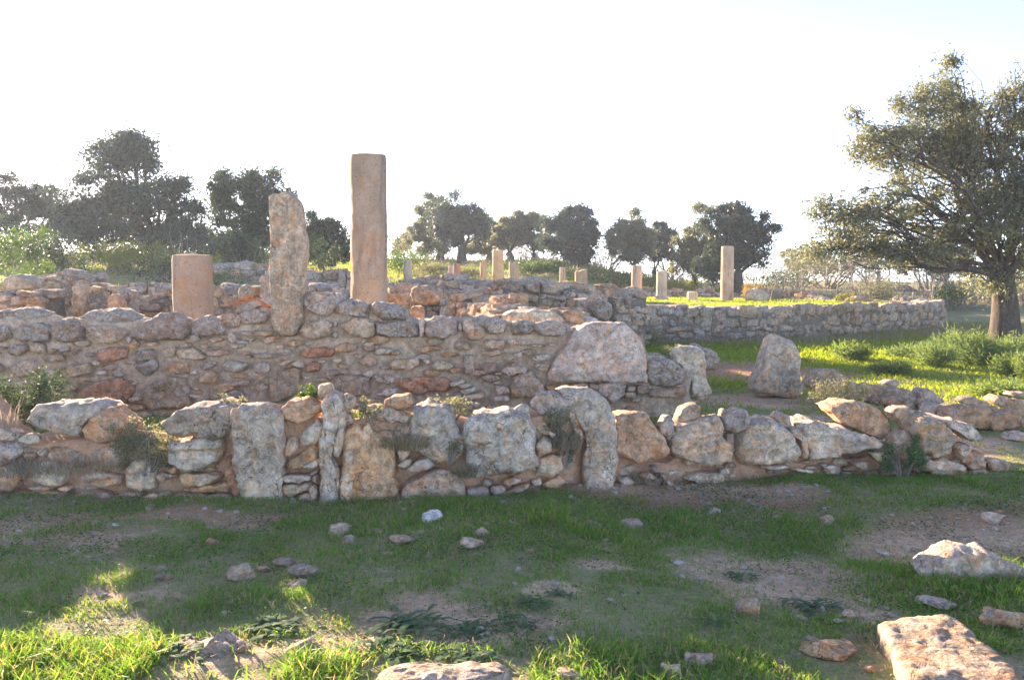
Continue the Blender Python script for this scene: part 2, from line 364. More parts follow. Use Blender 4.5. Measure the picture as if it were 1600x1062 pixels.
def outline_rock(poly, D, rng, npx, block=.5, amp=.045, fine=.012, strata=0., tilt=0., cuts=5, rug=1.0):
    """a closed stone whose front outline is poly (x, z), D deep; its centre is the origin, its face looks to -Y"""
    P = np.array(poly, float)
    if np.sum(P[:, 0] * np.roll(P[:, 1], -1) - np.roll(P[:, 0], -1) * P[:, 1]) < 0: P = P[::-1]
    n = int(np.clip(npx / 3.6, 14, 150)); nr = int(np.clip(npx / 26.0, 3, 22))
    E = np.roll(P, -1, 0) - P; L = np.hypot(E[:, 0], E[:, 1]); c = np.concatenate([[0], np.cumsum(L)]); T = np.linspace(0, c[-1], n, endpoint=False)
    k = np.clip(np.searchsorted(c, T, 'right') - 1, 0, len(L) - 1); f = (T - c[k]) / np.maximum(L[k], 1e-6)
    R = P[k] + E[k] * f[:, None]
    R = .6 * R + .2 * (np.roll(R, 1, 0) + np.roll(R, -1, 0))
    cen = (R.min(0) + R.max(0)) / 2 * .4 + R.mean(0) * .6
    size = math.sqrt(max(np.ptp(R[:, 0]) * np.ptp(R[:, 1]), 1e-4))
    ex = rng.uniform(7, 13); bev = rng.uniform(.14, .30); rings = []
    for j in range(nr, 0, -1):                      # the front face, from its middle outwards
        s = 1 - (j / (nr + 1.0)); rings.append((s, -D / 2 * (1 - bev * s ** ex)))
    rings = rings + [(.985, -D / 2 * (1 - bev * 1.25)), (1.0, -D * .16), (1.01, -D * .02), (1.0, D * .22), (.93, D * .40), (.6, D * .5)]
    V = [np.array([[cen[0], -D / 2, cen[1]]])]
    for s, y in rings:
        q = cen + (R - cen) * s; V.append(np.stack([q[:, 0], np.full(n, y), q[:, 1]], 1))
    V.append(np.array([[cen[0], D * .52, cen[1]]])); V = np.concatenate(V)
    if cuts: V = plane_cuts(V - V.mean(0), rng, cuts, .87, .985, 1.0, 1.0) + V.mean(0)
    tris = []; quads = []
    a = 1 + np.arange(n); b = 1 + (np.arange(n) + 1) % n
    tris.append(np.stack([np.zeros(n, int), a, b], 1))
    for r in range(len(rings) - 1):
        o1, o2 = r * n, (r + 1) * n
        quads.append(np.stack([a + o1, a + o2, b + o2, b + o1], 1))
    o = (len(rings) - 1) * n; last = len(V) - 1
    tris.append(np.stack([a + o, np.full(n, last), b + o], 1))
    quads = np.concatenate(quads); tris = np.concatenate(tris)
    V = rough(V, rng, size, amp, fine, strata, tilt)
    N = vnormals(V, quads, tris)
    V = V + N * (rug * np.clip(crag(V + rng.uniform(-40, 40, 3), int(rng.integers(1, 9999)), size, min(1, size / .25)), -.06, .05))[:, None]
    return mesh_np('stone', V, quads, tris)
def px_rock(name, poly_px, Y, rng, parent=None, mat=None, c='g', D=None, lich=None, grow=1.0, **kw):
    """a stone traced at its outline on the photograph, standing at distance Y"""
    mx_, my_ = sum(p[0] for p in poly_px) / len(poly_px), sum(p[1] for p in poly_px) / len(poly_px)
    poly_px = [(mx_ + (x - mx_) * grow, my_ + (y - my_) * grow) for x, y in poly_px]
    ys = [p[1] for p in poly_px]; y0_, y1_ = min(ys), max(ys)
    d0 = D if D is not None else float(np.clip(.75 * min(y1_ - y0_, max(p[0] for p in poly_px) - min(p[0] for p in poly_px)) * Y / FPX + .06, .09, .42))
    pts = [pt(x, y, Y) for x, y in poly_px]              # the upper rim of a stone seen from above is its far edge
    for p, (x, y) in zip(pts, poly_px):
        t_ = max(0., (y1_ - y) / (y1_ - y0_) * 1.6 - .6)
        p.z = pt(x, y, Y + .32 * d0 * t_).z if y0_ > HOR else p.z
    cx = sum(p.x for p in pts) / len(pts); cz = sum(p.z for p in pts) / len(pts)
    poly = [(p.x - cx, p.z - cz) for p in pts]
    w = max(p[0] for p in poly) - min(p[0] for p in poly); hh = max(p[1] for p in poly) - min(p[1] for p in poly)
    if D is None: D = float(np.clip(.75 * min(w, hh) + .06, .09, .42))
    per = sum(math.dist(poly_px[i], poly_px[i - 1]) for i in range(len(poly_px)))
    me = outline_rock(poly, D, rng, per, **kw)
    loc = Vector((cx, Y + D * .5, cz))
    if parent is not None: loc = loc - parent.location
    return obj(name, me, mat or STONE, parent, loc, tint(c, rng, lich))

def cube_sphere(k):
    V = []; Q = []; u = np.linspace(-1, 1, k + 1)
    for ax in range(3):
        for sg in (-1, 1):
            base = len(V) * 0 + sum(len(v) for v in V)
            A, B = np.meshgrid(u, u); P = np.zeros((k + 1, k + 1, 3)); P[..., ax] = sg; P[..., (ax + 1) % 3] = A; P[..., (ax + 2) % 3] = B
            V.append(P.reshape(-1, 3)); I = np.arange((k + 1) ** 2).reshape(k + 1, k + 1) + base
            q = np.stack([I[:-1, :-1], I[:-1, 1:], I[1:, 1:], I[1:, :-1]], -1).reshape(-1, 4)
            Q.append(q if sg > 0 else q[:, ::-1])
    V = np.concatenate(V); Q = np.concatenate(Q)
    key = np.round(V * 1000).astype(int); _, first, inv = np.unique(key, axis=0, return_index=True, return_inverse=True)
    return V[first], inv.ravel()[Q]
def block_mesh(rng, k=4, e=5.0, amp=.07, cuts=4):
    V, Q = cube_sphere(k); V = V / (np.sum(np.abs(V) ** e, 1) ** (1 / e))[:, None] * .5
    V = plane_cuts(V, rng, cuts, .66, .95, .4, 1.0); V = rough(V, rng, 1.0, amp, .03)
    V = V + vnormals(V, Q, None) * crag(V + rng.uniform(-40, 40, 3), int(rng.integers(1, 9999)), 1.0, 3.)[:, None]
    V = (V - (V.max(0) + V.min(0)) / 2) / np.ptp(V, axis=0)
    return mesh_np('stone', V, Q)
_r = np.random.default_rng(7)
BLOCKS = [block_mesh(_r, 7, _r.uniform(4, 10), .08, 8) for _ in range(20)]
for b in BLOCKS: b.materials.append(STONE_FAR)
def boulder_mesh(rng, k=14, flat=1.0, cuts=14, e=3.2, amp=.08):
    V, Q = cube_sphere(k); V = V / (np.sum(np.abs(V) ** e, 1) ** (1 / e))[:, None] * .5
    V = plane_cuts(V, rng, cuts, .55, .88, 0., 1.0); V = rough(V, rng, 1.0, amp, .03)
    V = V + vnormals(V, Q, None) * crag(V + rng.uniform(-40, 40, 3), int(rng.integers(1, 9999)), 1.0, 2.5)[:, None]
    V = (V - (V.max(0) + V.min(0)) / 2) / np.ptp(V, axis=0)
    return mesh_np('stone', V, Q)
BOULDERS = [boulder_mesh(_r) for _ in range(14)]
STONE_SMALL = stone_mat('limestone_small', 1.6)
for b in BOULDERS: b.materials.append(STONE_SMALL)

def sweep_core(name, XY, zt, zb, thick, mat, parent, rng, amp=.05, nrm=None, step=.12, k=1.):
    """the earth or rubble heart of a wall: a lumpy closed strip along XY, from zb up to zt, thick deep behind the face"""
    XY = np.array(XY, float); L = np.concatenate([[0], np.cumsum(np.hypot(*np.diff(XY, axis=0).T))])
    n = max(3, int(L[-1] / step)); T = np.linspace(0, L[-1], n)
    x = np.interp(T, L, XY[:, 0]); y = np.interp(T, L, XY[:, 1]); a = np.interp(T, L, zt); b = np.interp(T, L, zb) if not np.isscalar(zb) else np.full(n, zb)
    d = np.stack([np.gradient(x), np.gradient(y)], 1); d /= np.hypot(d[:, 0], d[:, 1])[:, None]
    nv = np.stack([-d[:, 1], d[:, 0]], 1)             # to the left of the line = behind the face
    nh = max(3, int(np.max(a - b) / step)); nt = max(3, int(thick / step))
    prof = [(0, i / nh) for i in range(nh + 1)] + [(i / nt, 1.0) for i in range(1, nt)] + [(1, 1 - i / nh) for i in range(nh + 1)]
    m = len(prof); V = np.zeros((n, m, 3))
    for j, (p, h) in enumerate(prof):
        V[:, j, 0] = x + nv[:, 0] * p * thick; V[:, j, 1] = y + nv[:, 1] * p * thick; V[:, j, 2] = b + (a - b) * h
    F = V.reshape(-1, 3); F = F + np.stack([fbm(F, 4.5 * k, 3, 41 + c) for c in range(3)], 1) * amp
    I = np.arange(n * m).reshape(n, m)
    q = np.stack([I[:-1, :-1], I[1:, :-1], I[1:, 1:], I[:-1, 1:]], -1).reshape(-1, 4)
    # end caps: fans round a middle point
    c0 = F[:m].mean(0); c1 = F[-m:].mean(0); V2 = np.concatenate([F, [c0, c1]]); i0, i1 = len(F), len(F) + 1
    t0 = [(i0, j, j + 1) for j in range(m - 1)] + [(i0, m - 1, 0)]; t1 = [(i1, (n - 1) * m + j + 1, (n - 1) * m + j) for j in range(m - 1)] + [(i1, (n - 1) * m, n * m - 1)]
    org = parent.location if parent is not None else Vector((0, 0, 0))
    return obj(name, mesh_np(name, V2 - np.array(org), q, np.array(t0 + t1)), mat, parent)

# ------------------------------------------------------------------ the front wall, stone by stone
A = lambda P: [(x / 3.2, 560 + y / 3.2) for x, y in P]
B = lambda P: [(400 + x / 3.2, 560 + y / 3.2) for x, y in P]
C = lambda P: [(800 + x / 3.2, 480 + y / 3.2) for x, y in P]
D_ = lambda P: [(1150 + x / 3.318, 480 + y / 3.318) for x, y in P]
W1Y = np.array([(-600, 7.4), (-120, 6.8), (0, 6.62), (250, 6.45), (440, 6.33), (560, 6.35), (740, 6.42), (850, 6.55), (940, 6.95), (1050, 7.15), (1150, 7.3), (1300, 7.45), (1440, 7.45), (1560, 7.5), (1700, 7.7)])
w1y = lambda px: float(np.interp(px, W1Y[:, 0], W1Y[:, 1]))
rg = np.random.default_rng(11)
fw = thing('dry_stone_wall', 'low ruined wall of upright slabs and rough boulders bedded in red earth, nearest the camera', 'wall', (0, 6.6, 0))
# (outline, tint, set back from the face, extra)
W1 = [
 (A([(100,320),(150,260),(185,225),(330,212),(430,215),(510,240),(540,270),(480,300),(420,340),(380,400),(300,390),(220,370),(150,355)]),'g',.05,{'D':.42}),
 (A([(395,350),(430,290),(500,250),(575,290),(635,340),(620,390),(560,420),(480,430),(420,400)]),'o',-.02,{'D':.36}),
 (A([(0,350),(50,355),(85,380),(70,405),(0,415),(-60,400),(-50,360)]),'p',.06,{}),
 (A([(85,400),(120,375),(180,385),(195,420),(150,430),(95,420)]),'p',.03,{}),
 (A([(-80,430),(0,420),(60,425),(95,450),(85,490),(40,530),(0,540),(-80,530)]),'g',.0,{}),
 (A([(-80,560),(0,545),(60,560),(70,640),(20,680),(-80,670)]),'t',.02,{}),
 (A([(155,580),(200,515),(265,515),(325,590),(290,630),(215,635),(165,615)]),'g',-.03,{}),
 (A([(130,645),(230,635),(260,655),(180,672)]),'t',.0,{}),
 (A([(280,650),(330,635),(355,650),(320,672)]),'t',.0,{}),
 (A([(230,470),(330,450),(430,470),(420,540),(330,560),(250,530)]),'b',.06,{}),
 (A([(400,580),(470,560),(540,570),(600,590),(590,630),(500,645),(420,620)]),'b',.0,{'strata':.02}),
 (A([(450,470),(540,440),(620,450),(640,500),(600,560),(500,550)]),'b',.05,{}),
 (A([(615,560),(660,520),(725,500),(740,550),(770,600),(760,650),(690,665),(625,640)]),'t',-.02,{'lich':.5}),
 (A([(15,710),(80,670),(180,660),(300,670),(330,690),(310,740),(200,755),(90,740)]),'o',-.05,{'strata':.02}),
 (A([(340,700),(420,660),(520,665),(560,690),(520,715),(400,720)]),'b',-.02,{'strata':.02}),
 (A([(700,690),(760,670),(830,680),(835,715),(780,735),(710,725)]),'t',-.02,{'strata':.015}),
 (A([(640,665),(700,668),(690,720),(600,715),(590,680)]),'b',.02,{}),
 (A([(775,580),(810,575),(825,600),(810,618),(785,605)]),'t',.02,{}),
 (A([(805,330),(870,270),(960,235),(1060,220),(1150,240),(1165,300),(1140,390),(1050,405),(920,400),(840,385)]),'d',.02,{'D':.45}),
 (A([(825,420),(900,408),(1010,405),(1090,415),(1085,490),(1060,540),(980,560),(890,560),(845,520)]),'p',-.01,{'strata':.012,'lich':.4}),
 (A([(895,600),(920,570),(1000,575),(1080,580),(1085,600),(1000,635),(930,640)]),'t',.01,{'strata':.015,'lich':.1}),
 (A([(900,655),(1000,640),(1120,620),(1150,640),(1140,670),(1010,665)]),'o',.03,{'strata':.02}),
 (A([(820,740),(850,690),(920,665),(1010,680),(1020,710),(960,745),(860,755)]),'t',-.03,{'lich':.1}),
 (A([(1030,690),(1120,680),(1150,700),(1120,735),(1035,735)]),'t',-.01,{'lich':.1}),
 (A([(1050,745),(1100,738),(1160,765),(1150,778),(1060,770)]),'p',-.05,{}),
 (A([(1120,500),(1160,480),(1180,560),(1200,690),(1160,690),(1130,620)]),'r',.05,{}),
 (A([(1165,260),(1200,250),(1300,245),(1395,265),(1400,400),(1410,560),(1408,640),(1415,820),(1260,820),(1200,700),(1180,560),(1165,400)]),'g',-.06,{'D':.34,'lich':.62}),
 (B([(120,250),(150,215),(240,195),(310,225),(325,270),(280,310),(190,325),(130,300)]),'o',.0,{'lich':.3}),
 (B([(210,415),(250,350),(300,295),(340,340),(335,390),(290,430),(230,435)]),'g',.02,{}),
 (B([(135,430),(165,395),(200,400),(205,450),(170,495),(135,490)]),'t',.03,{}),
 (B([(150,540),(190,480),(260,440),(325,430),(315,490),(250,550),(190,560)]),'o',.01,{}),
 (B([(225,545),(310,500),(312,540),(270,560)]),'p',-.01,{}),
 (B([(138,590),(200,580),(270,585),(272,610),(200,625),(140,620)]),'p',-.01,{}),
 (B([(265,580),(305,555),(305,570),(280,585)]),'p',.0,{}), (B([(280,590),(300,580),(298,625),(282,615)]),'p',.0,{}),
 (B([(135,690),(140,630),(260,625),(265,645),(200,680),(145,710)]),'t',.01,{'lich':.1}),
 (B([(262,640),(285,630),(300,660),(298,725),(280,720)]),'p',-.01,{}),
 (B([(140,800),(140,740),(220,680),(260,670),(300,740),(250,790),(200,810)]),'t',-.01,{'lich':.1}),
 (B([(310,790),(310,640),(320,500),(325,400),(330,300),(325,230),(360,195),(400,195),(415,250),(410,350),(390,450),(372,490),(412,580),(422,790)]),'p',-.05,{'D':.26,'lich':.15,'m':1}),
 (B([(415,260),(440,265),(440,340),(430,440),(412,500),(382,480),(405,380)]),'p',-.03,{'D':.2,'m':1}),
 (B([(310,135),(370,130),(380,180),(372,205),(330,212),(312,200)]),'p',.10,{}),
 (B([(410,200),(440,180),(485,200),(480,250),(445,265),(420,240)]),'t',.08,{}),
 (B([(440,270),(480,270),(480,330),(445,330)]),'g',.06,{}),
 (B([(440,480),(465,455),(485,480),(475,530),(450,525)]),'t',-.05,{}),
 (B([(440,370),(500,340),(540,360),(545,330),(565,318),(580,345),(600,370),(660,375),(680,420),(700,560),(705,760),(600,790),(480,790),(430,600),(430,440)]),'o',-.01,{'D':.3,'m':1,'lich':.02}),
 (B([(420,600),(460,575),(475,620),(470,700),(480,790),(420,790)]),'p',-.04,{'m':1,'lich':.1}),
 (B([(550,240),(620,230),(720,255),(770,290),(760,330),(650,320),(580,290)]),'g',.08,{}),
 (B([(690,340),(770,330),(780,420),(720,440),(690,400)]),'b',.06,{}),
 (B([(780,250),(850,230),(930,232),(975,270),(985,330),(1020,400),(1025,470),(980,510),(920,510),(840,480),(790,440),(770,340)]),'g',-.02,{'D':.45,'lich':.75}),
 (B([(705,470),(720,440),(755,450),(765,490),(720,520)]),'g',.0,{}), (B([(705,540),(745,505),(775,505),(765,535),(735,552)]),'p',-.04,{}),
 (B([(750,560),(810,510),(860,500),(882,540),(830,565),(770,580)]),'p',-.05,{}),
 (B([(730,690),(760,610),(860,560),(960,560),(1030,640),(1025,740),(940,775),(820,775),(740,740)]),'t',-.03,{'D':.4,'lich':.3}),
 (B([(1045,370),(1070,300),(1120,275),(1250,265),(1360,285),(1385,360),(1390,460),(1400,540),(1300,565),(1200,590),(1080,600),(1055,500)]),'g',-.06,{'D':.5,'lich':.6}),
 (B([(1055,650),(1160,650),(1165,760),(1070,760)]),'p',-.03,{'lich':.05}),
 (B([(1170,650),(1230,630),(1250,660),(1190,695)]),'p',-.02,{'lich':.05}), (B([(1235,615),(1280,590),(1325,610),(1260,640)]),'t',-.02,{'lich':.05}),
 (B([(1190,690),(1360,620),(1365,645),(1200,715)]),'t',-.01,{'strata':.015,'lich':.05}), (B([(1190,755),(1200,715),(1410,670),(1420,700),(1300,760),(1220,770)]),'p',-.03,{'lich':.05}),
 (B([(1400,510),(1460,490),(1530,480),(1540,550),(1480,595),(1395,590)]),'t',-.01,{'lich':.1}),
 (B([(1430,630),(1510,585),(1540,620),(1510,655),(1440,650)]),'o',-.01,{}), (B([(1440,670),(1525,665),(1515,720),(1460,730)]),'p',-.02,{'lich':.05}),
 (B([(1375,610),(1420,600),(1430,630),(1390,640)]),'p',.0,{}),
 (B([(1395,440),(1440,390),(1480,420),(1480,470),(1420,490)]),'g',.0,{}),
 (B([(1380,230),(1420,180),(1480,170),(1530,190),(1570,230),(1570,300),(1500,320),(1420,290)]),'g',.12,{}),
 (B([(1290,260),(1310,235),(1350,230),(1375,260),(1340,280)]),'g',.10,{}),
 (C([(240,430),(300,410),(400,405),(460,440),(500,490),(510,560),(520,700),(525,780),(500,880),(470,945),(380,945),(365,850),(370,700),(365,560),(330,480),(270,450)]),'g',-.10,{'D':.42,'lich':.6}),
 (C([(280,520),(310,520),(330,580),(360,640),(350,680),(310,620)]),'p',.0,{}),
 (C([(515,540),(560,530),(640,530),(690,550),(720,600),(790,710),(750,745),(640,775),(590,750),(520,720)]),'o',.0,{'D':.4,'lich':.1}),
 (C([(735,590),(765,545),(800,540),(815,590),(810,640),(780,668),(745,640)]),'d',.03,{}),
 (C([(800,640),(820,590),(930,570),(1040,550),(1060,590),(1050,660),(1100,700),(1095,770),(980,795),(870,770),(800,735)]),'t',-.02,{'D':.42,'strata':.012,'lich':.3}),
 (C([(1070,640),(1110,630),(1115,720),(1095,740),(1070,700)]),'d',.05,{}),
 (C([(1130,720),(1150,650),(1200,580),(1300,560),(1370,590),(1430,680),(1445,740),(1400,780),(1280,795),(1150,770)]),'t',-.02,{'D':.5,'strata':.012,'lich':.45}),
 (C([(1310,550),(1340,520),(1390,545),(1405,590),(1370,600)]),'g',.1,{}),
 (C([(870,860),(930,830),(1060,830),(1060,880),(960,890)]),'t',-.04,{'strata':.015}), (C([(645,850),(690,825),(740,870),(730,905),(680,890)]),'t',-.08,{'strata':.02}),
 (C([(740,830),(770,850),(840,915),(790,895)]),'p',-.10,{}), (C([(690,800),(720,785),(745,820),(715,830)]),'g',-.05,{}),
 (C([(525,860),(580,850),(620,880),(560,900)]),'g',-.06,{}),
 (C([(1040,815),(1080,805),(1090,830),(1050,832)]),'p',-.03,{}), (C([(1250,800),(1380,793),(1390,805),(1300,812)]),'p',-.03,{}),
 (D_([(380,700),(330,600),(420,585),(500,620),(600,640),(755,710),(748,735),(640,745),(560,775),(480,795),(400,795)]),'p',-.05,{'D':.55,'lich':.5}),
 (D_([(290,640),(330,620),(378,660),(385,740),(370,785),(345,770),(340,700)]),'g',.02,{}),
 (D_([(455,830),(500,815),(535,830),(500,845)]),'p',.02,{}), (D_([(610,800),(680,795),(690,845),(620,830)]),'t',.02,{}),
 (D_([(270,830),(400,850),(410,865),(330,850)]),'p',-.02,{}),
 (D_([(700,750),(770,745),(805,780),(790,820),(740,800)]),'t',-.02,{}),
 (D_([(500,520),(560,500),(640,495),(740,530),(810,580),(820,660),(760,700),(650,640),(560,590)]),'o',.28,{'D':.5,'lich':.25}),
 (D_([(800,550),(850,515),(920,520),(955,580),(930,630),(860,610)]),'t',.18,{'lich':.2}),
 (D_([(940,640),(960,570),(1020,555),(1110,620),(1150,680),(1130,760),(1050,780),(970,750)]),'b',-.03,{'D':.45,'strata':.012,'lich':.4}),
 (D_([(1050,575),(1150,575),(1220,600),(1292,690),(1230,692),(1150,650)]),'p',.02,{'D':.5,'lich':.3}),
 (D_([(1150,700),(1230,700),(1300,740),(1305,830),(1230,850),(1160,800)]),'b',-.01,{'strata':.015,'D':.4}),
 (D_([(960,790),(1100,790),(1200,830),(1190,880),(1100,880),(980,850)]),'t',-.05,{'strata':.03,'lich':.1}),
 (D_([(1200,860),(1300,835),(1330,890),(1280,915),(1200,915)]),'b',-.04,{'strata':.015}),
 (D_([(900,820),(940,800),(975,810),(950,860),(905,850)]),'r',.02,{}),
 (D_([(820,680),(880,640),(935,660),(940,760),(880,800),(820,780)]),'b',.10,{}),
 (D_([(1310,790),(1380,780),(1440,820),(1430,870),(1340,880)]),'b',.05,{'lich':.4}),
]
for P_, c_, back, kw in W1:
    kw = dict(kw); m_ = STONE_STRIA if kw.pop('m', 0) else STONE
    mx_ = sum(p[0] for p in P_) / len(P_)
    q = px_rock('stone', P_, w1y(mx_) + back, rg, fw, m_, c_, block=.7, tilt=rg.uniform(-.3, .3), grow=1.07, **({'cuts': 2 if 'D' in kw else 6, 'amp': .03} | kw)); q.color = (*[v * min(1.32, .84 / max(q.color[:3])) for v in q.color[:3]], q.color[3] * .75)     # scaled paler than the stone of the other walls
TOP1 = np.array([(-520, 595), (-300, 595), (-140, 598), (-75, 625), (-35, 672), (-10, 690), (60, 690), (180, 680), (250, 700), (290, 700), (340, 655), (440, 655), (560, 650), (640, 655), (720, 655), (760, 665), (830, 650), (880, 645), (945, 665), (962, 715), (1050, 720), (1090, 695), (1150, 695), (1260, 695), (1330, 710), (1400, 700), (1440, 690), (1500, 690), (1550, 735), (1620, 752)], float)  # unseen left end extended and raised to shade the lower-left lawn
cx_ = [pt(p, 700, w1y(p) + .12) for p in TOP1[:, 0]]
sweep_core('earth_core', [(p.x, p.y) for p in cx_], [pt(a, b, w1y(a) + .1).z - .02 for a, b in TOP1], -.15, .46, EARTH, fw, rg, .065, step=.045)
for i in range(26):                                    # stones on the unseen left run, added to block the low sun
    px = -560 + 20 * i + rg.uniform(-6, 6); Y = w1y(px) + .02; b = pt(px, 700, Y); q = obj('stone', BOULDERS[i % len(BOULDERS)], None, fw, (b.x, Y - 6.6, rg.choice([.12, .32, .52])), tint(str(rg.choice(list('gtob'))), rg)); q.scale = (rg.uniform(.25, .45), .3, rg.uniform(.2, .3))
# small chips wedged between the slabs
for i in range(250):
    px = rg.uniform(-10, 1540) if i < 110 else rg.uniform(-20, 330) if i < 190 else rg.uniform(960, 1540); top = np.interp(px, TOP1[:, 0], TOP1[:, 1]); bot = HOR + 1.6 * FPX / w1y(px)
    py = rg.uniform(top + 14 if i < 190 else bot - 32, bot - 4); s = rg.uniform(7, 20)
    a0 = np.sort(rg.uniform(0, 2 * math.pi, 7)); P_ = [(px + s * math.cos(a) * rg.uniform(.7, 1.2), py + s * .55 * math.sin(a) * rg.uniform(.7, 1.2)) for a in a0]
    px_rock('chip', P_, w1y(px) + rg.uniform(.05, .12), rg, fw, STONE, str(rg.choice(list('ttpob'))), D=.12, cuts=2)

# loose stones lying on the wall
for P_, c_, back, lab in [
    (B([(640,210),(680,190),(765,175),(778,240),(720,262),(645,245)]), 'o', .05, 'orange brown stone resting on the front wall above the red flaky slab'),
    (C([(820,550),(850,500),(900,480),(945,480),(945,520),(930,560),(850,586),(822,580)]), 't', .12, 'tilted tan stone perched on the front wall between two blocks'),
    (C([(1045,545),(1060,505),(1100,520),(1130,500),(1170,510),(1200,560),(1190,610),(1130,640),(1080,625)]), 'g', .0, 'knobbly grey stone wedged on top between the two tan blocks')]:
    tag(px_rock('loose_stone', P_, w1y(sum(p[0] for p in P_) / len(P_)) + back, rg, None, STONE, c_, lich=.35, D=.22), lab, 'stone', 'loose stones on the front wall')

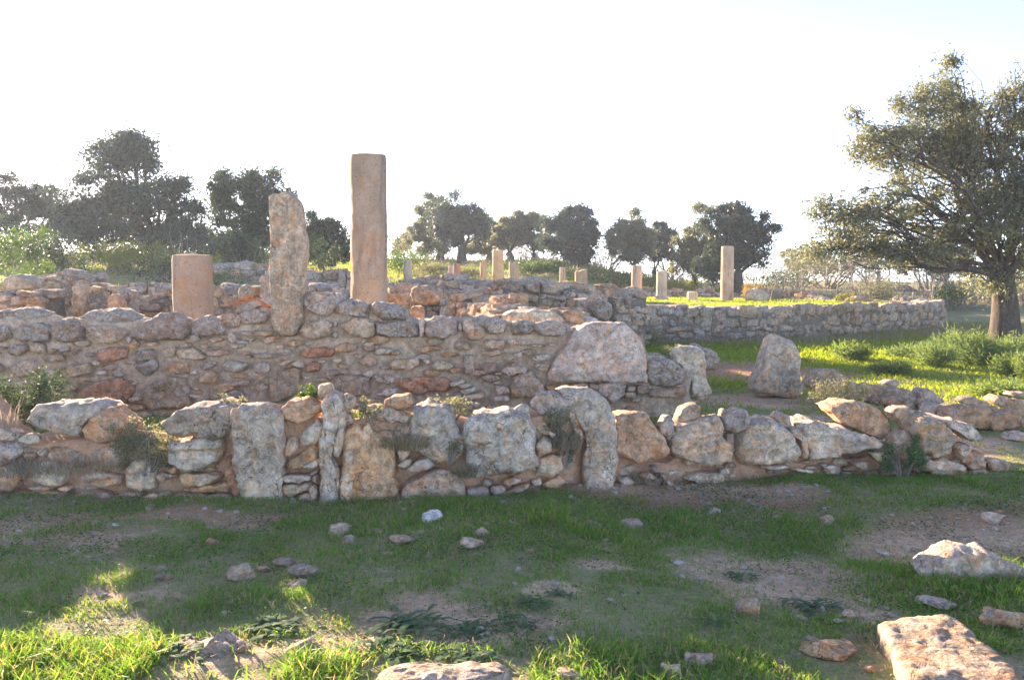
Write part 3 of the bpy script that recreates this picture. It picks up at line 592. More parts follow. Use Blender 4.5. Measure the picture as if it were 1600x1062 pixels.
# ------------------------------------------------------------------ the mortared wall behind it
E_ = lambda P: [(x / 3.5556, 380 + y / 3.5556) for x, y in P]
F_ = lambda P: [(400 + x / 3.2, 430 + y / 3.2) for x, y in P]
Y2 = 10.6
mw = thing('mortared_rubble_wall', 'long grey mortared rubble wall with boulders along its top, behind the low front wall', 'wall', (-3, Y2, 0))
W2 = [
 (E_([(-60,380),(0,370),(100,360),(200,385),(215,430),(120,450),(0,455),(-60,450)]),'d',.15,{'D':.5}),
 (E_([(-50,465),(0,460),(30,460),(45,520),(0,545),(-50,540)]),'d',.0,{}),
 (E_([(50,480),(110,450),(190,440),(265,470),(250,545),(100,550),(55,530)]),'d',.0,{'D':.4}),
 (E_([(270,480),(310,425),(400,420),(440,470),(430,540),(340,555),(285,530)]),'d',-.03,{'D':.4}),
 (E_([(425,415),(500,380),(600,370),(700,390),(760,435),(650,460),(500,455)]),'d',.14,{'D':.5}),
 (E_([(470,470),(600,462),(690,495),(672,540),(560,560),(490,515)]),'t',-.01,{'lich':.35}),
 (E_([(735,505),(800,430),(880,390),(950,395),(1010,440),(1040,485),(1000,540),(880,543),(760,535)]),'d',-.05,{'D':.5,'lich':.6}),
 (E_([(1045,440),(1120,410),(1230,430),(1240,510),(1150,525),(1060,505)]),'g',-.02,{'D':.45}),
 (E_([(1220,400),(1280,390),(1330,410),(1320,465),(1270,470),(1225,440)]),'t',.0,{}),
 (E_([(1290,385),(1330,335),(1400,312),(1450,345),(1400,370),(1335,390)]),'g',.16,{'lich':.4}),
 (E_([(1335,390),(1400,365),(1500,378),(1500,430),(1400,452),(1340,452)]),'g',.02,{'lich':.4}),
 (E_([(695,520),(725,520),(720,560),(700,555)]),'g',-.02,{}), (E_([(1048,510),(1090,510),(1105,535),(1080,550),(1050,540)]),'g',-.02,{}),
 (E_([(1260,500),(1285,495),(1310,535),(1290,555),(1265,535)]),'p',-.03,{}), (E_([(1310,540),(1365,540),(1370,560),(1320,562)]),'p',-.02,{}),
 (E_([(30,600),(60,560),(130,565),(140,600),(90,625),(45,620)]),'d',-.01,{}), (E_([(150,550),(235,560),(240,610),(160,600)]),'t',-.01,{}),
 (E_([(318,575),(380,575),(370,600),(325,600)]),'p',-.03,{}), (E_([(525,600),(600,580),(690,590),(680,640),(600,660),(530,650)]),'r',.0,{'lich':.3}),
 (E_([(895,590),(960,575),(970,625),(905,635)]),'t',-.01,{}), (E_([(975,590),(1060,580),(1125,630),(1110,650),(1000,640)]),'t',-.02,{}),
 (E_([(915,690),(950,660),(1040,670),(1030,720),(960,725),(915,710)]),'o',-.02,{}), (E_([(1095,740),(1160,700),(1205,745),(1180,780),(1100,775)]),'o',-.03,{}),
 (E_([(1230,690),(1260,655),(1360,665),(1360,690),(1300,720),(1240,715)]),'p',-.03,{}), (E_([(1405,680),(1440,660),(1490,670),(1485,715),(1415,725)]),'p',-.02,{}),
 (E_([(45,700),(90,660),(180,650),(180,720),(100,750)]),'t',-.01,{'lich':.5}), (E_([(350,700),(380,675),(480,670),(490,720),(380,745)]),'t',-.02,{}),
 (E_([(230,705),(290,705),(290,750),(255,750)]),'p',-.03,{}), (E_([(10,770),(120,775),(130,800),(30,800)]),'p',-.02,{}),
 (E_([(210,810),(260,775),(320,800),(310,850),(240,845)]),'g',-.01,{}),
 (E_([(425,850),(460,800),(550,770),(650,755),(715,780),(720,830),(680,890),(600,918),(520,890),(440,880)]),'r',-.03,{'lich':.25}),
 (E_([(795,830),(830,770),(930,745),(1020,750),(1040,830),(1045,900),(960,930),(850,935),(800,890)]),'b',-.04,{'lich':.35}),
 (E_([(710,860),(780,850),(785,870),(715,880)]),'p',-.03,{}), (E_([(1050,835),(1110,850),(1105,865),(1055,855)]),'p',-.02,{}), (E_([(720,930),(725,890),(790,900),(790,925)]),'o',-.01,{}),
 (E_([(340,810),(400,790),(420,815),(350,825)]),'p',-.02,{}), (E_([(320,860),(400,840),(420,870),(330,875)]),'t',-.02,{}), (E_([(225,620),(330,615),(340,650),(240,660)]),'b',-.01,{}),
 (E_([(1050,720),(1080,705),(1085,725),(1060,735)]),'p',-.02,{}), (E_([(1150,660),(1195,655),(1195,675)]),'p',-.02,{}), (E_([(1220,780),(1370,760),(1370,790),(1230,800)]),'t',-.01,{'strata':.012}),
 (E_([(1400,615),(1530,615),(1520,640),(1420,640)]),'t',-.02,{'strata':.01}), (E_([(1330,490),(1500,490),(1490,515),(1350,515)]),'t',-.02,{'strata':.01}), (E_([(1370,750),(1460,735),(1460,758)]),'t',-.01,{}),
 (E_([(595,920),(630,915),(635,935),(605,940)]),'p',-.02,{}), (E_([(640,925),(675,912),(680,935),(650,940)]),'p',-.02,{}),
 (E_([(1140,600),(1260,590),(1270,620),(1160,630)]),'t',-.01,{}), (E_([(740,600),(830,590),(850,640),(760,660)]),'d',-.01,{}), (E_([(740,690),(860,640),(870,700),(800,740)]),'d',-.01,{}),
 (F_([(235,110),(280,90),(400,95),(410,150),(370,205),(300,190),(240,160)]),'g',-.01,{'D':.5}), (F_([(385,150),(450,120),(560,150),(555,210),(480,205),(390,190)]),'g',.0,{'D':.5}),
 (F_([(570,150),(600,135),(680,150),(745,185),(745,222),(640,225),(575,200)]),'d',.0,{'D':.5}), (F_([(215,290),(240,235),(330,225),(375,245),(370,290),(290,325),(235,310)]),'t',-.03,{}),
 (F_([(420,250),(500,220),(580,225),(590,290),(540,315),(470,290)]),'t',-.03,{'lich':.4}), (F_([(590,230),(720,228),(810,238),(810,310),(700,315),(600,290)]),'d',-.02,{'D':.45}),
 (F_([(815,220),(840,220),(835,310),(818,310)]),'p',-.02,{}), (F_([(845,270),(870,230),(960,215),(1005,230),(1000,290),(930,320),(850,305)]),'g',-.03,{'D':.45,'lich':.4}),
 (F_([(1030,230),(1070,215),(1135,265),(1135,310),(1080,325),(1040,290)]),'t',-.03,{'D':.35}), (F_([(1010,245),(1025,240),(1030,275),(1015,280)]),'g',-.01,{}),
 (F_([(1140,230),(1200,215),(1255,240),(1245,290),(1170,295)]),'g',-.01,{'D':.4}), (F_([(1265,240),(1330,225),(1390,245),(1385,290),(1290,300)]),'d',-.01,{'D':.4}),
 (F_([(1400,240),(1480,230),(1560,265),(1540,300),(1430,305),(1400,280)]),'g',-.02,{'D':.45,'lich':.4}),
 (F_([(370,310),(395,280),(410,300),(405,315)]),'p',-.02,{}), (F_([(387,235),(400,225),(402,255),(388,260)]),'p',-.02,{}),
 (F_([(535,340),(590,335),(575,355),(535,355)]),'p',-.04,{}), (F_([(220,390),(240,365),(330,360),(385,375),(370,410),(240,412)]),'r',-.02,{}), (F_([(245,460),(270,430),(310,440),(310,480),(255,485)]),'r',-.01,{}),
 (F_([(585,380),(630,362),(685,370),(660,395),(600,398)]),'p',-.03,{}), (F_([(665,450),(700,420),(800,420),(815,450),(760,475),(690,470)]),'t',-.02,{'strata':.01}),
 (F_([(875,460),(920,420),(985,455),(960,475),(890,470)]),'t',-.04,{}), (F_([(835,425),(860,420),(870,440),(850,445)]),'p',-.02,{}), (F_([(1035,400),(1090,400),(1095,490),(1045,490)]),'t',-.01,{}),
 (F_([(1130,460),(1150,435),(1200,440),(1200,480),(1150,485)]),'b',-.02,{}), (F_([(1260,325),(1375,325),(1370,345),(1265,345)]),'p',-.03,{}), (F_([(1120,385),(1240,370),(1250,385),(1180,410)]),'t',-.02,{}),
 (F_([(1285,390),(1330,385),(1330,410),(1300,412)]),'p',-.03,{}), (F_([(1370,410),(1400,395),(1470,395),(1470,425),(1380,425)]),'p',-.03,{}), (F_([(1225,480),(1260,455),(1350,460),(1350,490),(1260,500)]),'p',-.02,{}),
 (F_([(1390,440),(1470,445),(1460,480),(1400,470)]),'t',-.02,{}), (F_([(340,500),(400,478),(405,490),(360,503)]),'p',-.02,{}), (F_([(575,510),(640,490),(690,515),(680,545),(610,540)]),'t',-.02,{}),
 (F_([(595,600),(640,570),(700,565),(690,600)]),'p',-.01,{}), (F_([(375,520),(400,500),(560,505),(560,600),(400,600)]),'b',-.02,{'lich':.3}), (F_([(720,520),(800,510),(950,510),(970,580),(800,590),(725,570)]),'r',-.02,{'lich':.3}),
 (F_([(970,540),(1040,520),(1040,540),(975,560)]),'p',-.02,{}), (F_([(1010,548),(1070,540),(1075,555),(1020,570)]),'p',-.03,{}), (F_([(1025,578),(1100,553),(1110,570),(1050,600)]),'p',-.05,{}), (F_([(1035,604),(1130,587),(1130,615),(1045,625)]),'p',-.06,{}),
 (F_([(1200,550),(1260,560),(1265,590),(1210,595)]),'p',-.05,{}), (F_([(1175,605),(1260,600),(1265,630),(1180,635)]),'p',-.06,{}), (F_([(1265,560),(1290,510),(1380,480),(1420,530),(1455,590),(1400,615),(1280,610)]),'t',-.05,{'strata':.012}),
 (F_([(65,520),(120,465),(215,470),(220,590),(70,640)]),'b',-.01,{'lich':.3}), (F_([(0,440),(45,435),(60,465),(30,495),(0,490)]),'p',-.02,{}), (F_([(0,390),(100,395),(90,415),(10,412)]),'t',-.02,{}), (F_([(105,375),(165,370),(170,395),(110,395)]),'p',-.02,{}),
 (F_([(110,440),(165,418),(175,430),(130,460)]),'p',-.02,{}), (F_([(390,360),(440,340),(495,345),(490,380),(400,385)]),'o',-.02,{}), (F_([(1140,330),(1240,325),(1240,365),(1150,370)]),'b',-.01,{}),
 (C([(200,330),(240,240),(290,170),(340,110),(400,90),(560,90),(640,160),(668,240),(665,372),(560,380),(400,372),(205,362)]),'p',-.10,{'D':.55,'lich':.12,'cuts':0,'amp':.012,'rug':.5}),
 (C([(430,392),(470,384),(570,388),(565,440),(510,480),(450,440)]),'g',-.05,{}), (C([(580,395),(620,398),(615,420),(580,420)]),'t',-.03,{}), (C([(570,425),(620,425),(615,455),(572,455)]),'t',-.03,{}),
 (C([(300,380),(380,380),(380,404),(310,405)]),'t',-.02,{}), (C([(388,380),(430,388),(428,412),(395,410)]),'t',-.02,{}), (C([(630,390),(690,398),(680,432),(630,430)]),'b',-.02,{}),
 (C([(670,280),(720,255),(830,280),(880,330),(870,390),(780,405),(700,380),(675,330)]),'d',-.02,{'D':.4}), (C([(670,238),(740,232),(778,265),(720,262),(680,262)]),'d',.1,{}),
 (C([(690,410),(760,405),(860,400),(870,440),(780,450),(700,445)]),'b',.0,{}),
]
polys2 = []
for P_, c_, back, kw in W2:
    px_rock('stone', P_, Y2 + back, rg, mw, STONE, c_, block=.7, tilt=rg.uniform(-.2, .2), grow=1.09, **({'amp': .03, 'fine': .016, 'cuts': 6} | kw)); polys2.append(P_)
def inside(x, y, P):
    r = False; j = len(P) - 1
    for i in range(len(P)):
        if (P[i][1] > y) != (P[j][1] > y) and x < (P[j][0] - P[i][0]) * (y - P[i][1]) / (P[j][1] - P[i][1]) + P[i][0]: r = not r
        j = i
    return r
TOP2 = np.array([(-700, 505), (-120, 500), (0, 500), (60, 500), (120, 500), (180, 505), (250, 500), (300, 505), (350, 500), (380, 495), (420, 490), (440, 488), (475, 475), (520, 480), (560, 482), (600, 486), (640, 500), (720, 500), (800, 503), (880, 510), (950, 515), (1005, 530), (1012, 560), (1075, 575), (1085, 590)], float)
fill = 0
for i in range(1400):
    px, py = rg.uniform(-20, 1000), rg.uniform(520, 655)
    s = rg.uniform(6, 19); asp = rg.uniform(.28, .62)
    if any(inside(px + dx * s, py + dy * s * asp, P) for P in polys2 for dx, dy in ((0, 0), (1, 0), (-1, 0), (0, 1), (0, -1))): continue
    a0 = np.linspace(0, 2 * math.pi, 7)[:-1] + rg.uniform(0, .9, 6); P_ = [(px + s * math.cos(a) * rg.uniform(.7, 1.25), py + s * asp * math.sin(a) * rg.uniform(.7, 1.25)) for a in a0]
    px_rock('stone', P_, Y2 + rg.uniform(-.015, .035), rg, mw, STONE, str(rg.choice(list('ttpbgo'))), D=.16, cuts=2); polys2.append(P_)
    fill += 1
    if fill >= 165: break
sweep_core('mortar_core', [(pt(a, 500, Y2 + .10).x, Y2 + .10) for a, b in TOP2], [pt(a, b, Y2).z for a, b in TOP2], -.2, .55, MORTAR, mw, rg, .085, step=.036, k=1.3)

# big stones set upright on and beside it
lean = lambda P: [(250 + x / 3.32, 220 + y / 3.32) for x, y in P]
tag(px_rock('leaning_stone_slab', lean([(555,275),(620,262),(690,270),(720,320),(735,410),(750,500),(750,560),(740,680),(730,860),(735,920),(690,1010),(620,1015),(585,985),(570,900),(565,700),(570,540),(560,390)]), Y2 - .10, rg, None, STONE_STRIA, 't', D=.34, lich=.30, amp=.012, cuts=0, rug=.4),
    'tall narrow orange and grey slab set upright into the mortared wall', 'stone slab')
tag(px_rock('standing_stone', C([(800,245),(820,200),(880,190),(960,210),(980,260),(975,350),(995,445),(960,475),(895,455),(890,340),(850,290)]), 10.75, rg, None, STONE, 'p', D=.42, lich=.25, cuts=3),
    'pale squarish upright stone ending the mortared wall beside the grass path', 'stone', 'standing stones by the path')
tag(px_rock('standing_stone', C([(1210,415),(1260,290),(1290,150),(1330,130),(1420,170),(1455,250),(1450,320),(1460,410),(1430,465),(1330,450),(1230,430)]), 12.6, rg, None, STONE, 'p', D=.5, lich=.3, cuts=0, amp=.015, rug=.7),
    'wedge shaped free standing stone with pointed top on the right of the path', 'stone', 'standing stones by the path')

# ------------------------------------------------------------------ columns
def shaft_mesh(r, h, rng, broken=0., n=40, taper=.03, amp=.006, lean=0.):
    m = max(8, int(h / .07)); V = []
    th = np.linspace(0, 2 * math.pi, n, endpoint=False); a0 = rng.uniform(0, 6.28)
    for i in range(m + 1):
        t = i / m; rr = r * (1 - taper * t) * (1 - .03 * max(0, (t - .975) / .025))
        z = np.full(n, t * h) - broken * t ** 3 * h * (.5 + .5 * np.cos(th - a0)) - broken * .25 * h * t ** 6 * np.abs(np.sin(2.5 * th + a0))
        V.append(np.stack([rr * np.cos(th) + lean * z, rr * np.sin(th), z], 1))
    top = V[-1].copy()
    for s in (.7, .35):
        q = top.copy(); c = top.mean(0); q = c + (q - c) * s; q[:, 2] += .015 * s; V.append(q)
    V = np.concatenate(V + [np.array([top.mean(0)])])
    s = int(rng.integers(1, 999)); off = rng.uniform(-9, 9, 3)
    rad = V * np.array([1, 1, 0]); rad /= np.maximum(np.linalg.norm(rad, axis=1), 1e-4)[:, None]
    chip = np.clip(fbm(V + off, 5, 3, s) - .32, 0, 1) * -1.2
    V = V + rad * (amp * fbm(V + off, 3.2, 4, s + 1) + .10 * r / .25 * chip * .45)[:, None]
    V[:, 2] += amp * fbm(V + off, 7, 2, s + 4) * (V[:, 2] > .05)
    k = m + 3; I = np.arange(k * n).reshape(k, n); J = np.roll(I, -1, 1)
    q = np.stack([I[:-1], J[:-1], J[1:], I[1:]], -1).reshape(-1, 4)
    tr = np.stack([I[-1], J[-1], np.full(n, k * n)], 1)
    me = mesh_np('column', V, q, tr); me.set_sharp_from_angle(angle=math.radians(38)); return me
tc = NT('column_limestone'); gg = tc.n('ShaderNodeNewGeometry'); P = gg.outputs['Position']; oi = tc.n('ShaderNodeObjectInfo')
mp = tc.n('ShaderNodeMapping'); tc.l(P, mp.inputs[0]); mp.inputs['Scale'].default_value = (1, 1, .14)
streak = tc.noise(mp.outputs[0], 9, 5, .6, .5); soft = tc.noise(P, 2.2, 4, .55, .6); grain = tc.noise(P, 60, 5, .7); pits = tc.noise(P, 24, 5, .7, 1.0)
col = tc.scale_col(oi.outputs['Color'], tc.rng(soft, .3, .7, .80, 1.22))
col = tc.mix(tc.rng(tc.noise(P, 3.6, 5, .65, 1.2), .50, .62, 0, .7), col, tc.mix(1., col, (1.15, .86, .62), 'MULTIPLY'))
col = tc.mix(tc.rng(streak, .54, .68, 0, .6), col, (.17, .145, .12))
col = tc.mix(tc.rng(tc.noise(P, 7, 6, .72, .5), .58, .66, 0, .6), col, (.40, .37, .32))
col = tc.mix(tc.rng(pits, .58, .66, 0, .75), col, (.11, .085, .065)); col = tc.scale_col(col, tc.rng(grain, .3, .7, .85, 1.15))
hb = tc.bump(pits, .8, .030); hb = tc.bump(grain, .6, .006, hb); hb = tc.bump(streak, .4, .012, hb)
STONE_COL = tc.done(tc.bsdf(col, .93, hb, .2).outputs[0])
def column(px, ytop, wpx, Y, lab, c='t', broken=0., base=None, lich=.25, joints=(), seed=1, group='columns'):
    rng = np.random.default_rng(seed); p = pt(px, ytop, Y); r = wpx / FPX * Y / 2; z0 = Hs(p.x, Y) - .06; h = p.z - z0
    me = shaft_mesh(r, h, rng, broken); col = tint(c, rng, lich)
    if base:
        o = thing('column', lab, 'column', (p.x, Y, z0), group)
        obj('shaft', me, STONE_COL, o, color=col)
        th = np.linspace(0, 2 * math.pi, 36, endpoint=False); V = []
        prof = [(1.45, 0), (1.45, .10), (1.5, .14), (1.42, .20), (1.2, .23), (1.15, .26), (1.32, .31), (1.28, .36), (1.05, .40), (.98, .44)]
        for a, b in prof: V.append(np.stack([r * a * np.cos(th), r * a * np.sin(th), np.full(36, b * base)], 1))
        V = np.concatenate(V); V += (.015 * np.stack([fbm(V + seed, 7, 2, 3 + k) for k in range(3)], 1))
        I = np.arange(len(prof) * 36).reshape(-1, 36); J = np.roll(I, -1, 1)
        obj('base', mesh_np('base', V, np.stack([I[:-1], J[:-1], J[1:], I[1:]], -1).reshape(-1, 4)), STONE_COL, o, color=col)
    else:
        o = tag(obj('column', me, STONE_COL, loc=(p.x, Y, z0), color=col), lab, 'column', group)
    return o
column(575, 243, 58, 12.9, 'tallest smooth tan column rising behind the mortared wall', 'c', lich=.30, seed=3)
column(300, 399, 62, 12.6, 'thick pitted tan column stump left of the orange slab', 'c', lich=.36, seed=4)
column(1137, 385, 20, 35.2, 'tallest column on the grassy terrace at right', 't', seed=5)
column(995, 415, 17, 35.5, 'middle height column with moulded base on the terrace, left of the broken stub', 't', base=.62, seed=6)
column(1034, 422, 16.5, 35.0, 'broken topped column with moulded base on the terrace', 't', broken=.04, base=.62, seed=7)
column(1082, 456, 17, 35.6, 'low drum shaped column stub in terrace grass', 'p', seed=8)
column(778, 391, 17.5, 38, 'tallest of the small columns on the slope below the olive trees', 'o', seed=9)
column(803, 408, 16, 36, 'stubby rounded pillar just right of the tallest slope column', 'b', broken=.07, seed=10)
column(755, 410, 10, 41, 'slim short pillar just left of the tallest slope column', 'o', seed=11)
column(714, 412, 11.5, 40, 'thin reddish pillar on the slope, nearer of a close pair', 'r', seed=12)
column(705, 416, 9, 42, 'thin pale pillar on the slope, partly hidden in a close pair', 't', seed=13)
column(637, 407, 13, 40, 'flat topped grey pillar on the slope just right of the tallest column', 'g', seed=14)
column(879, 418, 9.5, 40, 'thin short pillar beside the rough broken stub', 't', seed=15)
column(908, 420, 20, 33, 'rough broken pillar stub with jagged top on the slope', 'b', broken=.10, seed=16)

# ------------------------------------------------------------------ rubble walls of the rooms behind
def rubble_wall(name, lab, pts_, tops, thick, s, seed, tints='gbtdo', base=None, both=False, cap=True, capj=.6, group=None, core=None, lich=None):
    """pts_: (X, Y) along the wall, the face on the right-hand side of the line; tops: world z at each point"""
    rng = np.random.default_rng(seed); XY = np.array(pts_, float); L = np.concatenate([[0], np.cumsum(np.hypot(*np.diff(XY, axis=0).T))])
    if group == 'ruined room walls' or name == 'sunlit_rubble_wall':      # a ragged, broken top
        n_ = max(len(L), int(L[-1] / .55) + 2); T_ = np.linspace(0, L[-1], n_); tops = list(np.interp(T_, L, tops) + rng.uniform(-.20, .14, n_) * min(1., s / .26)); XY = np.stack([np.interp(T_, L, XY[:, 0]), np.interp(T_, L, XY[:, 1])], 1); L = T_; pts_ = [tuple(p) for p in XY]
    zb = [Hs(x, y) - .12 if base is None else base for x, y in pts_]
    o = thing(name, lab, 'wall', (XY[0, 0], XY[0, 1], zb[0]), group)
    sweep_core('rubble_core', pts_, [t - s * .18 for t in tops], zb, thick, core or RUBBLE, o, rng, .06, step=max(.10, s * .3))
    org = o.location
    def put(u, z, w, h, dep, side, jit=.03, c=None):
        x = np.interp(u, L, XY[:, 0]); y = np.interp(u, L, XY[:, 1]); i = min(len(L) - 2, max(0, int(np.searchsorted(L, u, 'right') - 1)))
        d = (XY[i + 1] - XY[i]) / max(L[i + 1] - L[i], 1e-6); nv = np.array([-d[1], d[0]])
        off = {0: dep * .28, 1: thick - dep * .28, 2: thick * .5}[side] + rng.uniform(-jit, jit)
        q = obj('stone', BLOCKS[rng.integers(len(BLOCKS))], None, o, (x + nv[0] * off - org.x, y + nv[1] * off - org.y, z - org.z), tint(c or str(rng.choice(list(tints))), rng, lich))
        q.scale = (w, dep, h); q.rotation_euler = (rng.normal(0, .08) + (math.pi if rng.random() < .5 else 0), rng.normal(0, .12), math.atan2(d[1], d[0]) + rng.normal(0, .08) + (math.pi if rng.random() < .5 else 0))
    for side in ((0, 1) if both else (0,)):
        z = min(zb)
        while z < max(tops):
            rh = s * rng.uniform(.35, .8); u = rng.uniform(0, .5) * s
            while u < L[-1]:
                w = s * rng.uniform(.4, 1.5); um = min(u + w / 2, L[-1])
                if z + rh * .55 < np.interp(um, L, tops) and z + rh > np.interp(um, L, zb):
                    put(um, z + rh / 2 + rng.normal(0, .14) * rh, w * 1.10, rh * rng.uniform(.75, 1.5), thick * .45, side, .05)
                u += w
            z += rh * .95
    if cap:
        u = 0
        while u < L[-1]:
            w = s * rng.uniform(.9, 2.0); hh = s * rng.uniform(.35, .35 + capj)
            put(min(u + w / 2, L[-1]), np.interp(u + w / 2, L, tops) - hh * .15, w, hh, min(thick * 1.1, w * 1.1), 2, thick * .15); u += w * rng.uniform(.75, 1.15)
    return o
def wl_(px, Y): return (pt(px, 450, Y).x, Y)
def zt_(px, py, Y): return pt(px, py, Y).z
def rw(name, lab, spec, thick, s, seed, **kw):       # spec: (px, top row, distance)
    return rubble_wall(name, lab, [wl_(a, y) for a, b, y in spec], [zt_(a, b, y) for a, b, y in spec], thick, s, seed, **kw)
GR = 'ruined room walls'
rw('retaining_wall', 'long grey rubble retaining wall holding up the grassy terrace at right', [(955, 478, 23.6), (1060, 481, 24.2), (1200, 484, 24.6), (1320, 484, 26.2), (1400, 479, 27.6), (1474, 475, 28.8)], .7, .36, 21, tints='gdgb', capj=.5, lich=.7)
rw('retaining_wall_return', 'end of the retaining wall turning back from the corner near the olive trunk', [(1474, 476, 28.9), (1450, 470, 33.0), (1400, 466, 38.0)], .6, .36, 22, tints='gdgb', lich=.6)
rw('sunlit_rubble_wall', 'sunlit rubble wall running back from the mortared wall toward the slope', [(690, 459, 18.8), (720, 467, 15.6), (775, 478, 13.2), (840, 486, 11.9)], .75, .31, 23, tints='ttop', both=True, lich=.25, capj=.4)
rw('ruined_pier', 'squat rubble pier with a cut stone at its corner, right of the sunlit wall', [(786, 446, 17.0), (830, 442, 17.0), (876, 447, 17.2)], .9, .26, 24, tints='bbdgt', lich=.35)
rw('rubble_wall', 'short sunlit rubble wall running back behind the squat pier', [(752, 442, 21.5), (768, 445, 19.0), (786, 448, 17.3)], .6, .24, 25, tints='ottb', both=True, lich=.15, group=GR)
rw('rubble_wall', 'low dark rubble wall joining the squat pier to the vine covered stone', [(876, 452, 17.4), (900, 462, 17.6), (935, 466, 18.4)], .6, .26, 26, tints='dgb', group=GR)
rw('rubble_wall', 'coursed grey wall stump at the far left edge with a squared end', [(-60, 449, 13.6), (0, 450, 13.6), (54, 449, 13.5)], .7, .22, 27, tints='bdgt', group=GR, lich=.4)
rw('rubble_wall', 'darker broken wall behind the left edge stump, rising in lumps', [(50, 447, 17.0), (80, 436, 17.0), (120, 430, 17.0), (190, 433, 17.2), (262, 440, 17.4)], .7, .26, 28, tints='dbgd', group=GR)
rw('rubble_wall', 'short mortared wall with a pale upright jamb stone at its left end', [(118, 444, 14.6), (160, 442, 14.6), (192, 452, 14.7)], .6, .20, 29, tints='bttg', group=GR, lich=.3)
rw('rubble_wall', 'low dark wall just left of the pitted column stump', [(215, 458, 15.6), (262, 457, 15.6), (300, 458, 15.6)], .6, .22, 30, tints='dbg', group=GR)
rw('rubble_wall', 'grey rubble wall between the pitted stump and the orange slab', [(318, 456, 15.4), (350, 456, 15.4), (385, 452, 15.4), (430, 448, 15.5)], .6, .24, 31, tints='gdbt', group=GR)
rw('rubble_wall', 'far tumbled wall on the slope left of the orange slab', [(330, 416, 27.0), (370, 411, 27.0), (425, 416, 26.6)], .9, .42, 32, tints='gdb', group=GR, capj=.8)
rw('rubble_wall', 'tumbled rubble bank on the slope between orange slab and tallest column', [(470, 441, 22.0), (500, 428, 23.0), (530, 424, 23.0), (560, 430, 23.0)], .9, .34, 33, tints='gbdt', group=GR, capj=.8)
rw('rubble_wall', 'brown squared wall stub just right of the tallest column', [(602, 458, 14.4), (622, 457, 14.4), (640, 456, 14.4)], .5, .30, 34, tints='bbt', group=GR, lich=.3)
rw('rubble_wall', 'far rubble wall across the slope below the small columns', [(600, 446, 30.0), (660, 443, 29.0), (700, 446, 28.0), (752, 447, 27.0)], .7, .40, 35, tints='gbdt', group=GR)
rw('rubble_wall', 'far broken wall behind the squat pier along the foot of the slope', [(800, 441, 27.0), (860, 444, 27.0), (940, 448, 28.0), (1000, 450, 30.0)], .7, .40, 36, tints='gbdo', group=GR, capj=.8)
rw('rubble_wall', 'low orange rubble wall at the back of the terrace between the columns', [(1000, 451, 41.0), (1060, 453, 41.0), (1130, 455, 41.0), (1200, 457, 40.5)], .6, .34, 37, tints='ttop', lich=.1, base=.8, group=GR)
rw('rubble_wall', 'low sunlit rubble wall running along the right of the terrace', [(1200, 459, 39.5), (1250, 462, 36.0), (1310, 467, 33.0), (1400, 472, 31.5)], .6, .32, 38, tints='toop', lich=.1, base=.8, group=GR, both=True)
for lab, spec, sd, tn in [('short grey wall stub on the slope just right of the leaning slab', [(476, 452, 18.5), (505, 446, 18.5), (530, 452, 18.6)], 131, 'gbd'), ('low stub of orange stones left of the sunlit receding wall', [(662, 452, 20.0), (690, 448, 20.2), (712, 452, 20.4)], 132, 'tob'),
                      ('low grey stub behind the sunlit receding wall', [(712, 454, 22.0), (735, 449, 22.0), (752, 453, 22.0)], 133, 'gbd'), ('broken stub under the rough broken pillar', [(884, 453, 21.0), (905, 447, 21.0), (925, 452, 21.2)], 134, 'gbt'),
                      ('low stub of squared stones at the left foot of the terrace', [(955, 461, 21.5), (985, 458, 21.5), (1010, 463, 21.8)], 135, 'tbg'), ('rubble stub on the slope between stump and orange slab, upper one', [(338, 440, 20.0), (365, 434, 20.0), (395, 441, 20.2)], 136, 'gdb'),
                      ('rubble stub above the broken left wall', [(60, 436, 20.5), (100, 428, 20.5), (140, 433, 20.6)], 137, 'gbd'), ('far rubble stub on the slope behind the stacked blocks', [(650, 438, 33.0), (690, 434, 33.0), (730, 438, 33.0)], 138, 'gbt'),
                      ('far rubble stub below the bright green bushes', [(820, 437, 34.0), (850, 434, 34.0), (890, 438, 34.0)], 139, 'gbt')]:
    rw('rubble_wall', lab, spec, .6, .26 if spec[0][2] < 25 else .36, sd, tints=tn, group=GR, capj=.9)
for px, py0, py1, w, Y, c, lab in [
    (122, 440, 492, 20, 14.45, 't', 'pale upright jamb stone at the end of the short left wall'),
    (176, 459, 488, 22, 13.9, 'o', 'small upright block in front of the short left wall'),
    (383, 445, 486, 22, 14.9, 'g', 'grey upright block just left of the orange slab'),
    (412, 428, 486, 13, 15.0, 'g', 'thin grey upright slab touching the orange slab\'s left edge'),
    (196, 452, 486, 26, 14.2, 'g', 'rounded grey stone beside the sage shrub at left')]:
    rr_ = np.random.default_rng(int(px)); x0, x1 = px - w / 2, px + w / 2
    z_ = HOR + 1.2 * FPX / Y
    tag(px_rock('upright_stone', [(x0, py0 + 4), (px - 2, py0), (x1 - 2, py0 + 3), (x1, (py0 + py1) / 2), (x1 + 1, py1 + 14), (x0 - 1, py1 + 14), (x0 - 1, (py0 + py1) / 2)], Y, rr_, None, STONE_FAR, c, D=.3), lab, 'stone', 'upright stones among the rooms')
